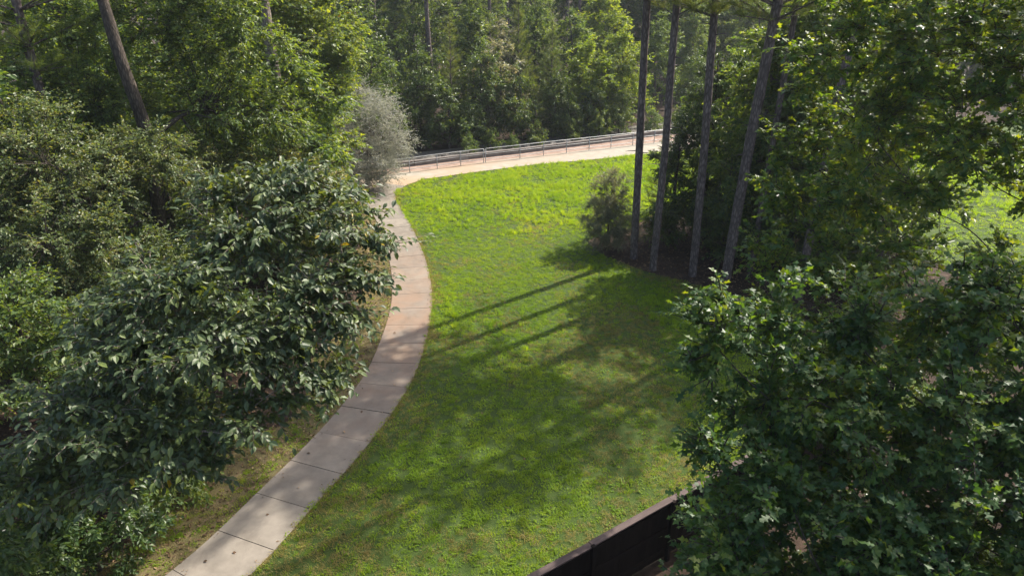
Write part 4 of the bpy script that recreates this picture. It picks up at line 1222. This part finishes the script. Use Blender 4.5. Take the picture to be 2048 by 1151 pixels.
# second rank
for i, (k, x, y, s, lab) in enumerate([
        ('dark_c', -12.5, 60, .9, 'tall leafy tree at the left end of the wood beside the pale trunk'),
        ('dark_c', -8.0, 66, 1.0, 'tall leafy tree behind the bare curved pine trunk'),
        ('mid_a', -3.4, 65, 1.0, 'broad leafy tree behind the bushy young pine'),
        ('pale', -1.0, 66, 1.3, 'greyish tree above the gap in the railing'),
        ('mid_b', 2.2, 68, .85, 'leafy tree behind the upswept young pine'),
        ('pyoung', 0.6, 64.5, 1.05, 'young pine behind the dark rounded shrub'),
        ('mid_a', 5.6, 69, .9, 'grey green tree behind the left bright yellow green tree'),
        ('yellow', 10.2, 82, 1.25, 'yellow weeping tree far back left of the first pine trunk'),
        ('mid_a', 15.0, 74, .85, 'grey green tree seen between second and third pine trunks'),
        ('mid_b', 20.0, 80, .85, 'hazy tree seen between third and thickest pine trunks'),
        ('dark_a', 18.2, 70, .75, 'dark tree behind the third pine trunk'),
        ('mid_a', 26.0, 78, 1.0, 'hazy tree seen right of the thickest pine trunk')]):
    bg(k, 'woodland_tree', x, y, lab, s, BG)
# pine trunks standing among them
for x, y, s, lab in [(5.4, 72, 1.0, 'grey pine trunk rising between upswept young pine and yellow trees'), (-12.0, 64, .9, 'slim distant pine trunk at the left of the wood'),
                     (-9.6, 70, .9, 'distant pine trunk left of the bare curved trunk'), (-2.2, 72, .9, 'distant pine trunk above the bushy young pine')]:
    bg('ptall', 'pine_tree', x, y, lab, s, BG)
# left wood, deeper
LW = 'deeper trees of the left wood'
plant_l = [('mid_a', -16.0, 21.4, .98, 'light green tree standing left of the leaning oak trunk'), ('mid_a', -9.6, 30.6, .95, 'light green tree between leaning oak and pale trunk'),
           ('ptall', -16.6, 24.6, .9, 'pine with pale trunk at the upper left corner'), ('mid_b', -20.5, 26.5, .9, 'tree at the far left edge behind the olive tree'),
           ('tall_a', -22, 36, .85, 'tall tree behind the pale trunked pine upper left'), ('mid_a', -17.5, 33, 1.0, 'tree filling the gap behind the leaning oak'),
           ('tall_a', -15.5, 43, .85, 'tall tree behind the left wood above the thicket'), ('mid_b', -13.5, 48, .9, 'tree left of the silvery shrub beyond the trail'),
           ('dark_a', -16.2, 24, .8, 'dark tree under the leaning oak'), ('dark_a', -17.5, 17.5, .8, 'dark tree beyond the left edge sapling'),
           ('dark_b', -12.4, 23.2, .9, 'dark shrub at the foot of the leaning oak'), ('dark_b', -13.6, 10.9, .9, 'dark shrub in the lower left corner'),
           ('low_a', -9.6, 17.2, .75, 'low shaded shrub beside verge under the large leaved tree'), ('low_a', -10.8, 11.2, .8, 'low shaded shrub near the lower left corner'),
           ('low_a', -8.6, 22.6, .8, 'low shrub at verge beneath the understorey tree'), ('mid_a', -26, 30, 1.0, 'tree beyond the left edge of the wood')]
for k, x, y, s, lab in plant_l:
    bg(k, {'ptall': 'pine_tree', 'l': 'low_shrub', 'd': 'evergreen_tree'}.get(k if k == 'ptall' else k[0], 'woodland_tree'), x, y, lab, s, LW, 'shrub' if k in ('low_a', 'dark_b') else 'tree')
# broad trees behind the upper right oak, the tallest added to shade the lawn
RG = 'trees behind the upper right oak'
for k, x, y, s_, lab in [('mid_a', 17.2, 33.4, .85, 'green tree behind the thick grey pine on the right'),
                         ('mid_b', 13.2, 32.4, .95, 'dark full tree directly right of the thickest pine'), ('dark_b', 11.4, 31.6, .95, 'dark shrub at the foot of the thickest pine'),
                         ('mid_b', 11.8, 32.6, .88, 'green tree close behind the thickest pine trunk'), ('mid_b', 15.2, 32.6, 1.2, 'tall green tree added behind the thickest pine to shade the lawn'), ('mid_b', 15.2, 27.2, 1.0, 'unseen tall tree added behind the upper right oak to shade the lawn'),
                         ('mid_b', 16.8, 38.6, .9, 'tall tree beyond the thinner pine trunk'), ('mid_a', 11.6, 36.8, .85, 'green tree crown above the dark evergreens behind the third pine'),
                         ('dark_b', 16.6, 28.4, 1.0, 'dark shrub low behind the upper right oak')]:
    bg(k, 'evergreen_shrub' if k == 'dark_b' else 'shade_tree', x, y, lab, s_, RG, 'shrub' if k == 'dark_b' else 'tree')
for k, x, y, s_, lab in [('dark_b', -9.9, 12.1, .72, 'dark shrub hiding the trunk foot of the large leaved tree'), ('dark_b', -11.2, 29.6, .9, 'dark shrub on the forest floor behind the large leaved tree'), ('dark_b', -9.8, 31.4, .75, 'dark shrub at verge below the pale trunk'), ('low_a', -9.3, 14.6, 1.0, 'shaded shrub at the foot of the large leaved tree'),
                         ('dark_b', -10.0, 9.4, .7, 'dark shrub at the bottom left below the large leaved tree'), ('dark_b', -11.6, 17.6, .9, 'dark shrub under the olive tree'),
                         ('dark_b', -10.2, 20.6, .8, 'dark shrub beside the verge left of the large leaved tree top'), ('mid_a', -23.0, 22.0, .9, 'tree outside the wood edge at far left'),
                         ('mid_b', -19, 40, 1.0, 'deep wood tree between leaning oak and pale trunk'), ('mid_b', -25, 43, 1.1, 'deep wood tree at upper left'),
                         ('tall_a', -20, 52, .9, 'tall deep wood tree left of the trail'), ('mid_a', -16, 53, 1.0, 'deep wood tree beyond the trail at left')]:
    bg(k, 'low_shrub' if k in ('dark_b', 'low_a') else 'woodland_tree', x, y, lab, s_, LW, 'shrub' if k in ('dark_b', 'low_a') else 'tree')
for x, y, lab in [(17, 92, 'tall hazy tree far back between second and third pine trunks'), (21, 97, 'tall hazy tree far back beside the third pine trunk'),
                  (25, 90, 'tall hazy tree far back between third and thickest pine'), (30, 96, 'tall hazy tree far back beside the thickest pine'),
                  (35, 88, 'tall hazy tree far back right of the thickest pine'), (13.5, 96, 'tall hazy tree far back between the first two pine trunks')]:
    bg('tall_a', 'woodland_tree', x, y, lab, rng.uniform(.95, 1.1), BG)
# far ranks
for i in range(60):
    x = -52 + i * 2.3 + rng.normal(0, .8); y = 80 + (i * 37 % 31) + rng.uniform(-2, 2)
    if -2 < x < 22: y += 8
    if x > 22: y += 4
    k = ['tall_a', 'dark_c' if x < -4 else 'mid_b', 'ptall', 'tall_a'][i % 4]
    bg(k, 'pine_tree' if k == 'ptall' else 'woodland_tree', x, y,
       'slender distant pine in the far rank of the wood' if k == 'ptall' else ('tall hazy tree in the far rank of the wood' if k == 'tall_a' else 'middle sized hazy tree in the far rank of the wood'), rng.uniform(.85, 1.1), 'far rank of the wood')

# fallen leaves lying on the slabs
lt = np_mesh('fallen_leaf', OVAL[0] * .13, [OVAL[1]], False, np.full(len(OVAL[0]), .5)); lt.materials.append(M['litter'])
for i, (x, y) in enumerate([(-6.5, 13.9), (-5.9, 14.9), (-6.0, 16.4), (-4.9, 18.6), (-4.3, 21.0), (-4.6, 23.9), (-7.4, 12.3), (-6.9, 12.6), (-4.1, 20.1), (-5.2, 17.4)]):
    o = link('fallen_leaf', lt); o.location = (x, y, .05); o.rotation_euler = (rng.normal(0, .2), rng.normal(0, .2), rng.uniform(0, 6.28))
    tag(o, 'small brown leaf lying on the concrete footpath', 'leaf', 'fallen leaves on the footpath')

# ------------------------------------------------------------------ summer haze in the air
mb = MB(); mb.box((0, 64, 13.5), (190, 142, 29.2))
m, nt, out = mat_new('haze_air')
pv = N(nt, 'ShaderNodeVolumePrincipled')
pv.inputs['Color'].default_value = (0.86, 0.93, 1.0, 1)
pv.inputs['Density'].default_value = 0.00032
pv.inputs['Anisotropy'].default_value = 0.35
nt.links.new(pv.outputs[0], out.inputs['Volume'])
o = mb.build('haze', m); tag(o, 'thin pale summer haze between the trees', 'haze', kind='stuff')
